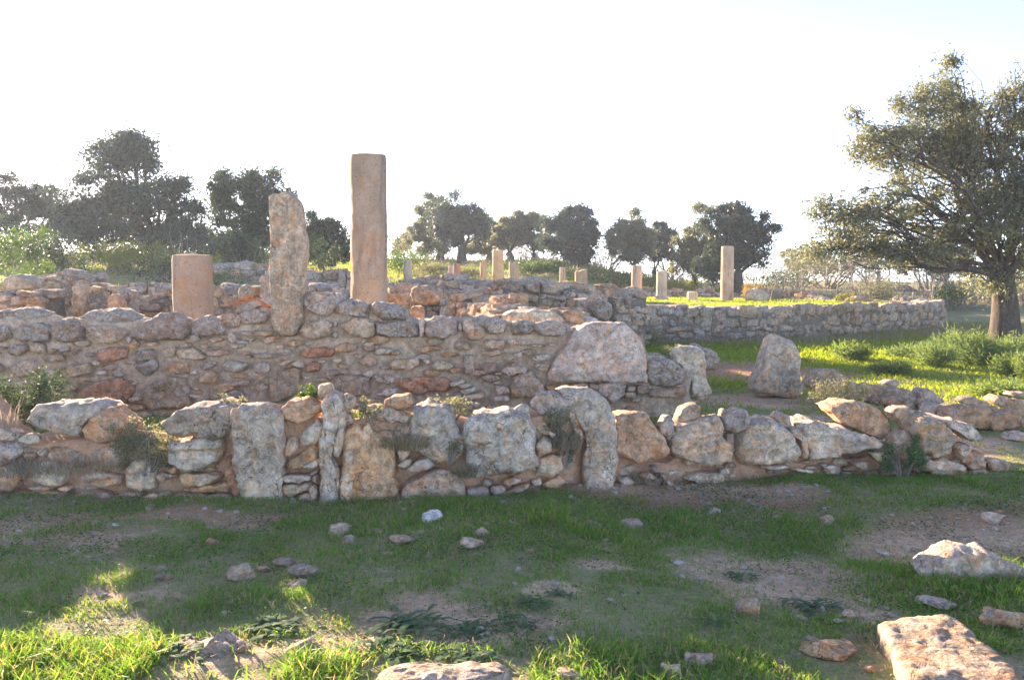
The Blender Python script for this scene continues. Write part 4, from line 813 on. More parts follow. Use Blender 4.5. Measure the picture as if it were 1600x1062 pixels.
# two stacked blocks and the vine-hung stone
rr_ = np.random.default_rng(70)
for P_, c_, lab in [([(642, 470), (640, 450), (648, 445), (664, 447), (690, 452), (688, 470), (664, 477), (646, 476)], 'b', 'dark rough block, upper one of a stacked pair right of the tallest column'),
                    ([(641, 498), (643, 478), (660, 478), (662, 498), (662, 515), (640, 515)], 'o', 'pale squared block, lower one of a stacked pair right of the tallest column')]:
    tag(px_rock('squared_block', P_, 12.9, rr_, None, STONE, c_, D=.34), lab, 'stone', 'stacked blocks')
for P_, Y, c_, lab in [([(910, 500), (914, 476), (925, 462), (938, 456), (948, 464), (952, 480), (953, 510), (910, 515)], 15.0, 't', 'pointed stone hung with dry brown vines beyond the mortared wall'),
                       ([(935, 500), (925, 482), (932, 470), (945, 468), (956, 476), (958, 492), (950, 505)], 14.6, 'd', 'dark round boulder against the vine hung stone'),
                       ([(790, 505), (786, 492), (800, 487), (840, 484), (870, 490), (882, 497), (880, 508), (820, 512)], 11.6, 'p', 'pale flat slab lying on the wall junction behind the mortared wall'),
                       ([(800, 446), (815, 436), (835, 432), (858, 438), (866, 446), (850, 450), (815, 450)], 17.2, 'd', 'rounded dark boulder heaped on top of the squat pier'),
                       ([(1060, 560), (1072, 545), (1095, 538), (1118, 548), (1126, 566), (1120, 580), (1065, 575)], 12.6, 'd', 'low dark boulder behind the squarish upright stone'),
                       ([(0, 446), (4, 432), (18, 428), (34, 431), (46, 438), (46, 452), (20, 455), (-10, 452)], 15.2, 'g', 'lumpy grey boulder on the wall at the far left edge'),
                       ([(1170, 468), (1172, 455), (1188, 450), (1202, 457), (1206, 470), (1190, 474)], 34.0, 'p', 'pale block on the terrace beside the rusty shrub')]:
    tag(px_rock('boulder', P_, Y, rr_, None, STONE, c_, D=.55 if Y < 30 else .8), lab, 'stone', 'boulders among the ruins')
# the low line of stones to the right of the standing stone
lw = thing('low_stone_kerb', 'low line of half buried stones crossing the meadow at right', 'wall', (5, 10.3, 0))
for P_, Y, c_ in [([(1262, 600), (1275, 580), (1300, 578), (1320, 590), (1315, 608), (1280, 612)], 12.0, 't'), ([(1305, 606), (1325, 596), (1370, 602), (1425, 613), (1435, 625), (1420, 640), (1370, 632), (1320, 622)], 11.2, 'b'),
                  ([(1390, 632), (1398, 622), (1410, 620), (1418, 630), (1412, 640)], 10.6, 'o'), ([(1412, 636), (1425, 622), (1450, 624), (1455, 638), (1430, 646)], 10.5, 't'),
                  ([(1432, 628), (1438, 612), (1448, 607), (1462, 612), (1478, 628), (1465, 632), (1440, 634)], 10.4, 'g'), ([(1448, 646), (1452, 632), (1475, 632), (1490, 640), (1488, 652), (1460, 652)], 10.2, 'p'),
                  ([(1478, 650), (1485, 638), (1510, 632), (1545, 640), (1560, 660), (1550, 672), (1500, 665)], 9.9, 'o'), ([(1553, 664), (1562, 648), (1585, 640), (1612, 645), (1630, 668), (1560, 672)], 9.8, 'o'),
                  ([(1530, 642), (1540, 635), (1560, 634), (1570, 645), (1555, 652)], 10.3, 'o'), ([(1500, 628), (1512, 620), (1530, 622), (1548, 632), (1530, 638)], 11.0, 'b'),
                  ([(1548, 625), (1560, 616), (1585, 622), (1625, 632), (1620, 646), (1580, 640)], 11.0, 'b'), ([(1580, 618), (1590, 612), (1625, 616), (1625, 626)], 12.0, 'g'),
                  ([(1582, 690), (1588, 678), (1605, 676), (1630, 682), (1625, 694)], 9.2, 'p'), ([(1380, 600), (1395, 592), (1408, 597), (1402, 606)], 12.2, 'g')]:
    px_rock('stone', P_, Y, rr_, lw, STONE, c_, D=.26, lich=.3, grow=1.08)

# an orange net caught on the wall by the leaning slab
n = 22; uu, vv = np.meshgrid(np.linspace(-1, 1, n), np.linspace(-1, 1, n)); p = pt(396, 476, 10.95)
V = np.stack([uu * .20, vv * .16, .10 * np.exp(-(uu ** 2 + vv ** 2) * 1.6) + .05 * fbm2(uu, vv, 2.5, 3, 77) - .03 * (uu > .3)], -1).reshape(-1, 3); I = np.arange(n * n).reshape(n, n)
q = np.stack([I[:-1, :-1], I[:-1, 1:], I[1:, 1:], I[1:, :-1]], -1).reshape(-1, 4)
tm = NT('orange_plastic_net'); gg = tm.n('ShaderNodeNewGeometry')
NETM = tm.done(tm.bsdf(tm.mix(tm.noise(gg.outputs['Position'], 30), (.62, .21, .06), (.45, .20, .10)), .7, tm.bump(tm.noise(gg.outputs['Position'], 60), .8, .02)).outputs[0])
q = q[np.random.default_rng(5).random(len(q)) > .18]
net = obj('orange_net', mesh_np('orange_net', V, q), NETM, loc=p); sm = net.modifiers.new('thick', 'SOLIDIFY'); sm.thickness = .008
tag(net, 'crumpled scrap of orange netting on the wall left of the leaning slab', 'net')

# ------------------------------------------------------------------ stones lying in the grass
rs = np.random.default_rng(51)
LOOSE = [  # px, row of its foot, width px, height px, tint, label
 (373, 906, 44, 22, 't', 'oblong pale stone leftmost of the cluster of four in the shaded grass'),
 (441, 887, 34, 17, 'g', 'grey stone at the back of the cluster of four in the shaded grass'),
 (471, 904, 42, 25, 'g', 'largest rounded grey stone of the cluster of four in the grass'),
 (462, 921, 32, 16, 'p', 'small cream stone in front of the cluster of four'),
 (410, 893, 18, 9, 't', 'tiny stone between the cluster stones in the shaded grass'),
 (674, 816, 32, 24, 'w', 'bright white rounded stone at the foot of the front wall'),
 (625, 852, 40, 20, 't', 'pointed tan stone in grass left of the white stone'),
 (737, 858, 36, 19, 'p', 'pale flat angular stone right of the white stone'),
 (753, 838, 21, 16, 't', 'small tan cube like stone behind the pale flat angular one'),
 (826, 863, 17, 9, 't', 'small oval tan stone alone in the dense grass'),
 (527, 838, 40, 22, 't', 'broad stone at the foot of the pale upright slab'),
 (543, 848, 22, 14, 'g', 'small grey stone touching the broad stone by the upright slab'),
 (528, 818, 14, 10, 't', 'pebble sized stone directly under the pale upright slab'),
 (586, 834, 28, 9, 'o', 'thin orange stone half sunk in grass under the red slab'),
 (604, 868, 20, 7, 't', 'thin flake of stone in grass below the pointed tan stone'),
 (328, 853, 24, 13, 'o', 'small orange and white stone in grass under the left part of the wall'),
 (173, 857, 22, 10, 'b', 'brownish stone in grass under the left boulders'),
 (252, 908, 28, 12, 'g', 'grey stone in the left shaded grass beside two pebbles'),
 (250, 892, 18, 9, 'g', 'small grey stone just above its larger neighbour in the left grass'),
 (234, 873, 14, 8, 'g', 'small grey stone farthest back in the left shaded grass'),
 (206, 944, 20, 8, 't', 'flat sliver of stone at the edge of the left bare patch'),
 (350, 962, 18, 10, 'p', 'small pale triangular stone alone in front of the cluster of four'),
 (470, 1025, 52, 29, 't', 'brick shaped tan stone on the bare earth near the sunlit strip'),
 (378, 1018, 16, 10, 'o', 'small reddish stone left of the brick shaped stone'),
 (928, 826, 26, 12, 'g', 'low grey stone in dense grass right of the white stone'),
 (986, 827, 36, 12, 'g', 'flattest grey stone in dense grass below the tall right slab'),
 (945, 862, 13, 8, 'o', 'small orange stone in the grass right of the oval tan stone'),
 (907, 847, 14, 6, 't', 'tiny tan stone in grass near the low grey stone'),
 (765, 975, 15, 9, 'p', 'small pale stone among the thistle rosettes'),
 (742, 1009, 14, 10, 'o', 'small reddish stone among the thistle rosettes'),
 (1172, 960, 42, 32, 't', 'heart shaped tan stone standing in shaded grass right of centre'),
 (1294, 820, 27, 17, 'p', 'pale pointed stone beside a bright tuft on the right bare patch'),
 (1332, 967, 32, 12, 'p', 'low pale stone at the shadow edge in front of the big slab'),
 (1311, 974, 20, 8, 'p', 'small pale stone touching the low pale stone at the shadow edge'),
 (1272, 1003, 18, 8, 'g', 'small grey stone behind the orange streaked rock'),
 (1470, 955, 52, 20, 'p', 'cream stone in sunlit grass between the large boulder and the big slab'),
 (1580, 985, 66, 40, 'o', 'rounded orange cream stone at the right edge'),
 (1557, 818, 30, 18, 'p', 'pale stone on the bare earth near the right edge'),
 (1567, 803, 14, 8, 'o', 'small tan stone behind the pale one near the right edge'),
 (1386, 869, 14, 7, 'w', 'small white stone on the right bare patch'),
 (1446, 863, 18, 7, 't', 'flat tan stone on the right bare patch behind the large boulder'),
 (1122, 879, 14, 7, 'p', 'pale pebble like stone right of centre, left of the white one'),
 (1162, 890, 10, 8, 'w', 'tiny white stone right of centre on bare earth'),
 (1118, 802, 18, 10, 'p', 'small pale stone in the grass under the right part of the wall'),
 (1303, 1030, 88, 30, 'o', 'flat orange streaked rock left of the big slab'),
 (1097, 1045, 48, 30, 't', 'angular tan stone in sunlit grass at the bottom, right of centre'),
 (1050, 1060, 32, 28, 'p', 'rounded pale stone at the bottom edge left of the angular tan one'),
 (890, 1068, 52, 22, 't', 'tan stone cut by the bottom edge near the centre'),
 (435, 1066, 26, 14, 't', 'small tan stone at the bottom edge beside the jagged grey boulder'),
 (1220, 1048, 16, 10, 'o', 'small orange stone in sunlit grass below the orange streaked rock'),
 (1358, 1050, 20, 10, 'o', 'small orange stone against the left side of the big slab'),
]
for px, py, w, hh, c_, lab in LOOSE:
    b = gp(px, py); k = b.y / FPX; sx, sz = w * k * 1.05, hh * k * .95; sy = max(sx * rs.uniform(.7, 1.0), .02)
    o = obj('loose_stone', BOULDERS[rs.integers(len(BOULDERS))], None, None, (b.x, b.y + sy * .38, b.z + sz * .26), tint(c_, rs, 0. if c_ == 'w' else .18))
    o.scale = (sx, sy, sz); o.rotation_euler = (rs.normal(0, .12), rs.normal(0, .12), rs.uniform(-.4, .4) + math.pi * rs.integers(2))
    tag(o, lab, 'stone', 'stones lying in the grass')
# the bigger rocks near the camera, each its own shape
def ground_slab(name, px_poly, height, c, lab, seed, lich=.2, sink=.08, amp=.06):
    rng = np.random.default_rng(seed); G = [gp(x, y) for x, y in px_poly]; cx = sum(p.x for p in G) / len(G); cy = sum(p.y for p in G) / len(G); z = Hs(cx, cy)
    me = outline_rock([(p.x - cx, p.y - cy) for p in G], height + sink, rng, 520, .8, amp, .012, cuts=2, rug=.4)
    V = np.empty(len(me.vertices) * 3, np.float32); me.vertices.foreach_get('co', V); V = V.reshape(-1, 3); V = np.stack([V[:, 0], V[:, 2], -V[:, 1]], 1)
    me.vertices.foreach_set('co', V.ravel()); me.update()
    return tag(obj(name, me, STONE, None, (cx, cy, z + (height - sink) / 2), tint(c, rng, lich)), lab, 'stone', 'big rocks near the camera')
R3 = lambda P: [(1000 + x / 2.6667, 760 + y / 2.6667) for x, y in P]
ground_slab('flat_boulder', R3([(990,640),(1060,615),(1270,600),(1340,630),(1410,690),(1590,830),(1640,960),(1110,960),(1050,760),(1005,690)]), .09, 't', 'big flat brown slab lying in the lower right corner', 61, .15, amp=.02)
ground_slab('flat_boulder', [(585, 1066), (640, 1056), (700, 1054), (790, 1052), (800, 1075), (700, 1090), (600, 1090)], .06, 'p', 'pale flat slab cut by the bottom edge left of centre', 62, .1)
for P_, Y, D, c_, lab, sd in [(R3([(1190,370),(1225,320),(1280,280),(1360,262),(1460,260),(1540,300),(1600,330),(1660,380),(1660,440),(1500,450),(1290,430)]), None, .26, 'p', 'large pale boulder in sunlit grass at the right edge', 63),
                              ([(235, 1090), (248, 1038), (285, 1026), (312, 1025), (326, 1006), (345, 1016), (372, 1030), (410, 1046), (425, 1090)], 3.75, .2, 'g', 'jagged grey boulder with a peaked top at the bottom edge, left', 64)]:
    rng = np.random.default_rng(sd)
    if Y is None: Y = gp(1500, 912).y
    o = tag(px_rock('boulder', P_, Y, rng, None, STONE, c_, D=D, lich=.25, amp=.05, cuts=4), lab, 'stone', 'big rocks near the camera')
    o.location.z += max(0, Hs(o.location.x, o.location.y))

# pebbles and crumbs of stone: too many to count
rp = np.random.default_rng(71)
def pebbles(name, n, x0, x1, y0, y1, smin, smax, seed, fn=None):
    r = np.random.default_rng(seed); V0, Q0 = cube_sphere(2); V0 = V0 / np.linalg.norm(V0, axis=1)[:, None] * .5
    x = r.uniform(x0, x1, n * 3); y = r.uniform(y0, y1, n * 3); pr = fn(x, y) if fn else np.ones_like(x); k = (r.random(n * 3) < pr) & (np.abs(x) < .62 * y + .6); x, y = x[k][:n], y[k][:n]; n = len(x)
    s = smin * (smax / smin) ** (r.random(n) ** 2.6); z = H(x, y); a = r.uniform(0, 6.28, n)
    W = V0[None] * (s[:, None] * r.uniform(.55, 1.25, (n, 3)) * np.array([1, 1, .6]))[:, None, :] * (1 + .22 * r.normal(size=(n, len(V0), 1)))
    X = W[..., 0] * np.cos(a)[:, None] - W[..., 1] * np.sin(a)[:, None]; Yy = W[..., 0] * np.sin(a)[:, None] + W[..., 1] * np.cos(a)[:, None]
    P = np.stack([X + x[:, None], Yy + y[:, None], W[..., 2] + (z + s * .12)[:, None]], -1)
    q = (Q0[None] + (np.arange(n) * len(V0))[:, None, None]).reshape(-1, 4)
    return setting(obj(name, mesh_np(name, P.reshape(-1, 3), q, smooth=False), PEBBLE), 'stuff')
tp = NT('pebble_stone'); gg = tp.n('ShaderNodeNewGeometry'); rr2 = tp.math('FRACT', tp.math('MULTIPLY', gg.outputs['Random Per Island'], 7.3))
PEBBLE = tp.done(tp.bsdf(tp.mix(rr2, tp.mix(gg.outputs['Random Per Island'], (.26, .20, .15), (.40, .33, .26)), (.50, .44, .37)), .95).outputs[0])
pebbles('pebbles', 7000, -5, 6, 3.3, 7.6, .008, .05, 72, lambda x, y: .05 + .6 * bare(x, y) + .35 * np.exp(-((y - 6.2) / .45) ** 2))
pebbles('gravel', 1600, 1, 9, 7.8, 20, .012, .06, 73, lambda x, y: .08 + .9 * bare(x, y))

# ------------------------------------------------------------------ plants
def blades(n, x, y, z, h, w, lean, r, az=None):
    """n grass blades, each a bent three-step leaf; returns verts, quads, tris"""
    az = r.uniform(0, 2 * math.pi, n) if az is None else az
    f = r.uniform(0, math.pi, n); cw, sw = np.cos(f) * w / 2, np.sin(f) * w / 2
    dx, dy = np.cos(az) * lean * h, np.sin(az) * lean * h
    V = np.zeros((n, 5, 3))
    for i, (t, ww) in enumerate(((0, 1.0), (.5, .8))):
        b = t ** 1.8
        V[:, 2 * i, 0] = x + dx * b - cw * ww; V[:, 2 * i, 1] = y + dy * b - sw * ww; V[:, 2 * i, 2] = z + h * t
        V[:, 2 * i + 1, 0] = x + dx * b + cw * ww; V[:, 2 * i + 1, 1] = y + dy * b + sw * ww; V[:, 2 * i + 1, 2] = z + h * t
    V[:, 4, 0] = x + dx; V[:, 4, 1] = y + dy; V[:, 4, 2] = z + h * (1 - .35 * np.minimum(lean, 1.2))
    o = (np.arange(n) * 5)[:, None]
    return V.reshape(-1, 3), np.array([0, 1, 3, 2]) + o, np.array([2, 3, 4]) + o
def join(parts):
    V, Q, T, k = [], [], [], 0
    for v, q, t in parts:
        V.append(v)
        if q is not None and len(q): Q.append(np.asarray(q) + k)
        if t is not None and len(t): T.append(np.asarray(t) + k)
        k += len(v)
    return np.concatenate(V), (np.concatenate(Q) if Q else None), (np.concatenate(T) if T else None)
def leaves(C, size, r, asp=.34, updir=0.0, n3=None):
    """one pointed leaf (a folded rhombus) at each centre"""
    n = len(C); d = r.normal(size=(n, 3)); d[:, 2] += updir; d /= np.linalg.norm(d, axis=1)[:, None]
    s = np.cross(d, r.normal(size=(n, 3))); s /= np.maximum(np.linalg.norm(s, axis=1), 1e-5)[:, None]
    L = (size * r.uniform(.65, 1.35, n))[:, None]
    V = np.stack([C - d * L / 2, C + s * L * asp / 2, C + d * L / 2, C - s * L * asp / 2], 1)
    return V.reshape(-1, 3), np.array([0, 1, 2, 3]) + (np.arange(n) * 4)[:, None], None
def tri_leaves(C, size, r, asp=.5):
    n = len(C); d = r.normal(size=(n, 3)); d[:, 2] += .15; d /= np.linalg.norm(d, axis=1)[:, None]
    s = np.cross(d, r.normal(size=(n, 3))); s /= np.maximum(np.linalg.norm(s, axis=1), 1e-5)[:, None]; L = (size * r.uniform(.6, 1.4, n))[:, None]
    return np.stack([C + s * L * asp / 2, C + d * L, C - s * L * asp / 2], 1).reshape(-1, 3), None, np.array([0, 1, 2]) + (np.arange(n) * 3)[:, None]
def tube(P, R, n=6):
    P = np.asarray(P, float); R = np.asarray(R, float); m = len(P); d = np.gradient(P, axis=0); d /= np.maximum(np.linalg.norm(d, axis=1), 1e-6)[:, None]
    a = np.cross(d, np.array([.31, .93, .17])); a /= np.maximum(np.linalg.norm(a, axis=1), 1e-6)[:, None]; b = np.cross(d, a)
    th = np.linspace(0, 2 * math.pi, n, endpoint=False)
    V = P[:, None] + R[:, None, None] * (np.cos(th)[None, :, None] * a[:, None] + np.sin(th)[None, :, None] * b[:, None])
    I = np.arange(m * n).reshape(m, n); J = np.roll(I, -1, 1)
    return V.reshape(-1, 3), np.stack([I[:-1], J[:-1], J[1:], I[1:]], -1).reshape(-1, 4), None
def wiggle(a, b, m, amp, r, sag=0.):
    t = np.linspace(0, 1, m)[:, None]; P = a + (b - a) * t; L = np.linalg.norm(b - a)
    k = r.normal(size=(3, 3)) * amp * L
    for i in range(3): P = P + np.sin(math.pi * (i + 1) * t) * k[i] / (i + 1)
    P[:, 2] += sag * L * np.sin(math.pi * t[:, 0]); return P

# --- grass (kind stuff)
r = np.random.default_rng(81)
def lawn(name, n, x0, x1, y0, y1, hfn, w, mat, seed, dens=None, lean=(.25, .9), fan=.60):
    r = np.random.default_rng(seed); m = n * 4
    x = r.uniform(x0, x1, m); y = np.sqrt(r.uniform(y0 ** 2, y1 ** 2, m)) if y0 > 0 else r.uniform(y0, y1, m)
    k = np.abs(x) < fan * y + .4
    x, y = x[k], y[k]; d = dens(x, y) if dens else gdens(x, y)
    # tuft: pull blades toward scattered tuft centres
    k = r.random(len(x)) < d; x, y, d = x[k][:n], y[k][:n], d[k][:n]; nn = len(x)
    h = hfn(x, y, d) * r.uniform(.45, 1.35, nn); ww = (w if np.isscalar(w) else w(x, y)) * r.uniform(.7, 1.3, nn)
    V, Q, T = blades(nn, x, y, H(x, y) - .006, h, ww, r.uniform(*lean, nn), r)
    return setting(obj(name, mesh_np(name, V, Q, T), mat), 'stuff')
def sunny(x, y):                                       # longer grass where the photograph shows it grown up
    a = sstep(4.1, 3.75, y + .25 * fbm2(x, y, 1.5, 2, 6)) * sstep(.2, -.5, x)
    b = np.exp(-(((x - 2.6) / .75) ** 2 + ((y - 4.75) / .55) ** 2))
    c = .5 * sstep(4.1, 3.7, y)
    d = .45 * np.exp(-((y - 5.75) / .5) ** 2) * np.exp(-((x - .2) / 1.5) ** 2)
    return np.clip(np.maximum.reduce([a, b, c, d]), 0, 1)
wall_front = lambda x: np.interp(800 + FPX * x / 6.7, W1Y[:, 0], W1Y[:, 1])
def clear(x, y):                                       # no grass grows on the big rocks or hides them
    k = ~((np.abs(x + 1.17) < .27) & (y < 3.95)) & ~((np.abs(x + .27) < .34) & (y < 3.75)) & ~((x > 1.35) & (y < 3.85) & (x < 2.6)) & ~((x > 1.25) & (x < 1.75) & (y < 4.0))
    return np.where(k, 1.0, .06)
def fd(x, y):
    n = 1.5 * fbm2(x, y, 5.0, 3, 45)
    return np.clip(gdens(x, y) * (.45 + .8 * (n + .4)) * (1 - .6 * bare(x, y)) + .55 * sunny(x, y), .008, 1) * (y < wall_front(x) - .02) * clear(x, y)
lawn('grass', 140000, -5.2, 5.6, 3.25, 7.6, lambda x, y, d: .016 + .022 * d + .03 * np.clip(fbm2(x, y, 4.5, 2, 46) - .1, 0, 1) + .042 * sunny(x, y) + .03 * np.clip(fbm2(x, y, 2.5, 2, 15), 0, 1), lambda x, y: .0048 + .0025 * sunny(x, y), GRASS, 82, fd, (.25, 1.1))
def herbs(name, n, x0, x1, y0, y1, size, mat, seed, dens):
    r = np.random.default_rng(seed); x = r.uniform(x0, x1, n * 4); y = r.uniform(y0, y1, n * 4); k = (np.abs(x) < .6 * y + .4) & (r.random(n * 4) < dens(x, y)); x, y = x[k][:n], y[k][:n]
    C = np.stack([x, y, H(x, y) + r.uniform(.004, .028, len(x))], 1); V, Q, T = leaves(C, size, r, .6, 0.)
    V = V.reshape(-1, 4, 3); V[:, :, 2] = C[:, None, 2] + (V[:, :, 2] - C[:, None, 2]) * .5
    return setting(obj(name, mesh_np(name, V.reshape(-1, 3), Q, smooth=False), mat), 'stuff')
herbs('low_weeds', 26000, -5.2, 5.6, 3.3, 7.4, .020, HERB, 182, lambda x, y: np.clip(fbm2(x, y, 1.9, 3, 61) * 1.6 + .15, .02, 1) * (y < wall_front(x) - .02) * clear(x, y))
herbs('leaf_litter', 9000, -5.2, 5.6, 3.3, 7.4, .016, DRYGRASS, 183, lambda x, y: np.clip(fbm2(x, y, 1.4, 3, 63) + .35, .05, 1) * (y < wall_front(x)))
lawn('dry_grass', 9000, -5.2, 5.6, 3.4, 7.6, lambda x, y, d: .075 + 0 * x, .0036, DRYGRASS, 83, lambda x, y: .15 + .7 * np.exp(-((y - 6.3) / .4) ** 2), (.4, 1.6))
lawn('grass', 9000, -5.5, 2.0, 7.3, 10.5, lambda x, y, d: .10 + 0 * x, .008, GRASS, 84, lambda x, y: .7 + 0 * x)
def md(x, y): return np.clip(gdens(x, y) + .35, 0, 1) * (1 - .95 * bare(x, y)) * (x > .02 * y + .5)
lawn('meadow_grass', 90000, 0.8, 17, 7.7, 30, lambda x, y, d: (.035 + .012 * (y - 8) * .35 + .10 * np.clip(fbm2(x, y, .9, 3, 25), 0, 1) * sstep(9, 13, y)), lambda x, y: .006 + .0009 * y, MEADOW, 85, lambda x, y: md(x, y) * (1 - plat(x, y)))
lawn('terrace_grass', 16000, 2.5, 13.6, 24.9, 42, lambda x, y, d: .07 + 0 * x, .022, MEADOW, 86, lambda x, y: plat(x, y), fan=.7)
lawn('hill_grass', 30000, -34, 12, 19, 66, lambda x, y, d: .12 + .22 * np.clip(fbm2(x, y, .35, 3, 26), 0, 1), lambda x, y: .0011 * y, MEADOW, 87, lambda x, y: np.clip(.55 + 1.1 * fbm2(x, y, .22, 3, 27), .12, 1) * (1 - plat(x, y)), fan=.62)
lawn('dry_hill_grass', 9000, -34, 14, 26, 70, lambda x, y, d: .30 + 0 * x, lambda x, y: .0009 * y, DRYGRASS, 88, lambda x, y: np.clip(.15 + 1.2 * fbm2(x, y, .25, 3, 28), .02, 1) * (1 - plat(x, y)), (.15, .6), fan=.62)
lawn('dry_meadow_grass', 6000, 3.5, 16, 18, 29, lambda x, y, d: .30 + 0 * x, .010, DRYGRASS, 89, lambda x, y: np.clip(1.0 * np.exp(-((y - 23.6 - np.clip(x - 7, 0, 7) * .6) / 1.0) ** 2), 0, 1) * (1 - plat(x, y)), (.15, .6))

# --- shrubs and herbs
def shrub(name, lab, loc, rx, ry, h, n, leaf, mat, seed, cat='shrub', group=None, asp=.4, lobes=9, stemmat=None, up=.2, nst=14, clump=.16):
    r = np.random.default_rng(seed); loc = Vector(loc); o = thing(name, lab, cat, loc, group)
    C = np.stack([r.normal(0, .42, lobes), r.normal(0, .42, lobes), r.uniform(.35, .85, lobes)], 1); nc = max(10, n // 26)
    k = C[r.integers(lobes, size=nc)] + r.normal(0, .20, (nc, 3)); k[:, 2] = np.clip(k[:, 2], .06, 1.05)
    g = np.hypot(k[:, 0], k[:, 1]); k[:, :2] *= np.minimum(1, 1.0 / np.maximum(g, .01))[:, None]
    S = np.array([rx, ry, h]); P = (k[r.integers(nc, size=n)] + r.normal(0, clump * .6, (n, 3))) * S; P[:, 2] = np.maximum(P[:, 2], .02 * h)
    obj('foliage', mesh_np('foliage', *leaves(P, leaf, r, asp, up), smooth=False), mat, o)
    st = []
    for i in range(nst):
        e = k[r.integers(nc)] * S; a = np.array([e[0] * .12, e[1] * .12, -.05]); P2 = wiggle(a, e, 5, .06, r, .05); st.append(tube(P2, np.linspace(.022, .006, 5) * max(h, .25), 4))
    obj('stem', mesh_np('stem', *join(st)), stemmat or TWIG, o); return o
def fennel(name, lab, loc, R, h, n, seed, mat=None, w=.012, L=.12, group='fennel clumps'):
    r = np.random.default_rng(seed); o = thing(name, lab, 'plant', loc, group); st = []; C = []; Dr = []
    for i in range(26):
        a = r.uniform(0, 6.28); q = math.sqrt(r.random()); e = np.array([math.cos(a) * R * q, math.sin(a) * R * q, h * (1.0 - .55 * q * q) * r.uniform(.75, 1.1)])
        P2 = wiggle(np.array([e[0] * .15, e[1] * .15, -.04]), e, 7, .05, r, .12); st.append(tube(P2, np.linspace(.012, .004, 7), 4)); m = n // 26
        t = r.uniform(.25, 1, m); j = t * 6; f = np.floor(j).astype(int).clip(0, 5); c = P2[f] + (P2[f + 1] - P2[f]) * (j - f)[:, None]
        C.append(c + r.normal(0, .07 * R / .6, (m, 3))); Dr.append(np.tile(e / np.linalg.norm(e), (m, 1)) * .45 + r.normal(0, .6, (m, 3)))
    C = np.concatenate(C); Dr = np.concatenate(Dr); Dr /= np.linalg.norm(Dr, axis=1)[:, None]; s = np.cross(Dr, r.normal(size=Dr.shape)); s /= np.linalg.norm(s, axis=1)[:, None]
    l = (L * r.uniform(.5, 1.3, len(C)))[:, None]; V = np.stack([C, C + Dr * l * .5 + s * w / 2, C + Dr * l, C + Dr * l * .5 - s * w / 2], 1).reshape(-1, 3)
    V[:, 2] = np.maximum(V[:, 2], .0)
    obj('frond', mesh_np('frond', V, np.array([0, 1, 2, 3]) + (np.arange(len(C)) * 4)[:, None], smooth=False), mat or FENNEL, o)
    obj('stem', mesh_np('stem', *join(st)), HERB, o); return o
def at(px, Y, dz=0.): x = pt(px, 500, Y).x; return Vector((x, Y, Hs(x, Y) + dz))
# on and against the front wall
for px, py, dY, rx, h, n, lf, mat, lab in [
    (222, 732, .0, .21, .29, 4600, .022, SAGE, 'bushy grey sage shrub growing from the left part of the front wall'),
    (488, 628, .25, .12, .12, 900, .022, HERB, 'small green shrub on the front wall behind the pale upright slab'),
    (367, 640, .30, .10, .10, 420, .020, SAGE, 'wispy grey herb on the front wall behind the dark boulder'),
    (575, 655, .05, .09, .13, 500, .020, SAGE, 'thin yellowish herb on the front wall above the red flaky slab'),
    (705, 655, .28, .22, .14, 1300, .022, SAGE, 'spreading grey green shrub on the front wall behind the rough boulder'),
    (868, 678, .03, .13, .17, 1100, .020, SAGE, 'matted dry herb spilling over the wall left of the tall grey slab'),
    (888, 722, -.05, .07, .20, 900, .018, HERB, 'dark green creeper hanging in the gap left of the tall grey slab'),
    (1412, 738, -.08, .15, .26, 2000, .024, ROSETTE, 'dark blue green bush in front of the right part of the front wall'),
    (18, 690, 1.1, .42, .56, 7000, .030, CAROB, 'dark green shrub filling the gap behind the left end of the front wall'),
    (1300, 640, 2.6, .34, .30, 1600, .030, SAGE, 'dry grey brush around the foot of the wedge shaped stone'),
    (700, 715, -.02, .10, .16, 500, .020, SAGE, 'dry tuft hanging below the rough boulder in the front wall')]:
    Y = w1y(px) + dY; p = pt(px, py, Y); shrub('shrub', lab, p, rx, rx * .8, h, n, lf, mat, int(px + py), 'shrub', 'small plants on the walls', nst=18)
def tuft(name, lab, loc, R, h, n, mat, seed, cat='grass tuft', lean=(.2, 1.3), w=.0055, group=None):
    r = np.random.default_rng(seed); a = r.uniform(0, 6.28, n); q = np.sqrt(r.random(n)) * R; x = np.cos(a) * q; y = np.sin(a) * q
    V, Q, T = blades(n, x, y, np.zeros(n) - .02, h * r.uniform(.4, 1.2, n), w * r.uniform(.7, 1.3, n), r.uniform(*lean, n), r, a + r.normal(0, .8, n))
    return tag(obj(name, mesh_np(name, V, Q, T), mat, None, loc), lab, cat, group)
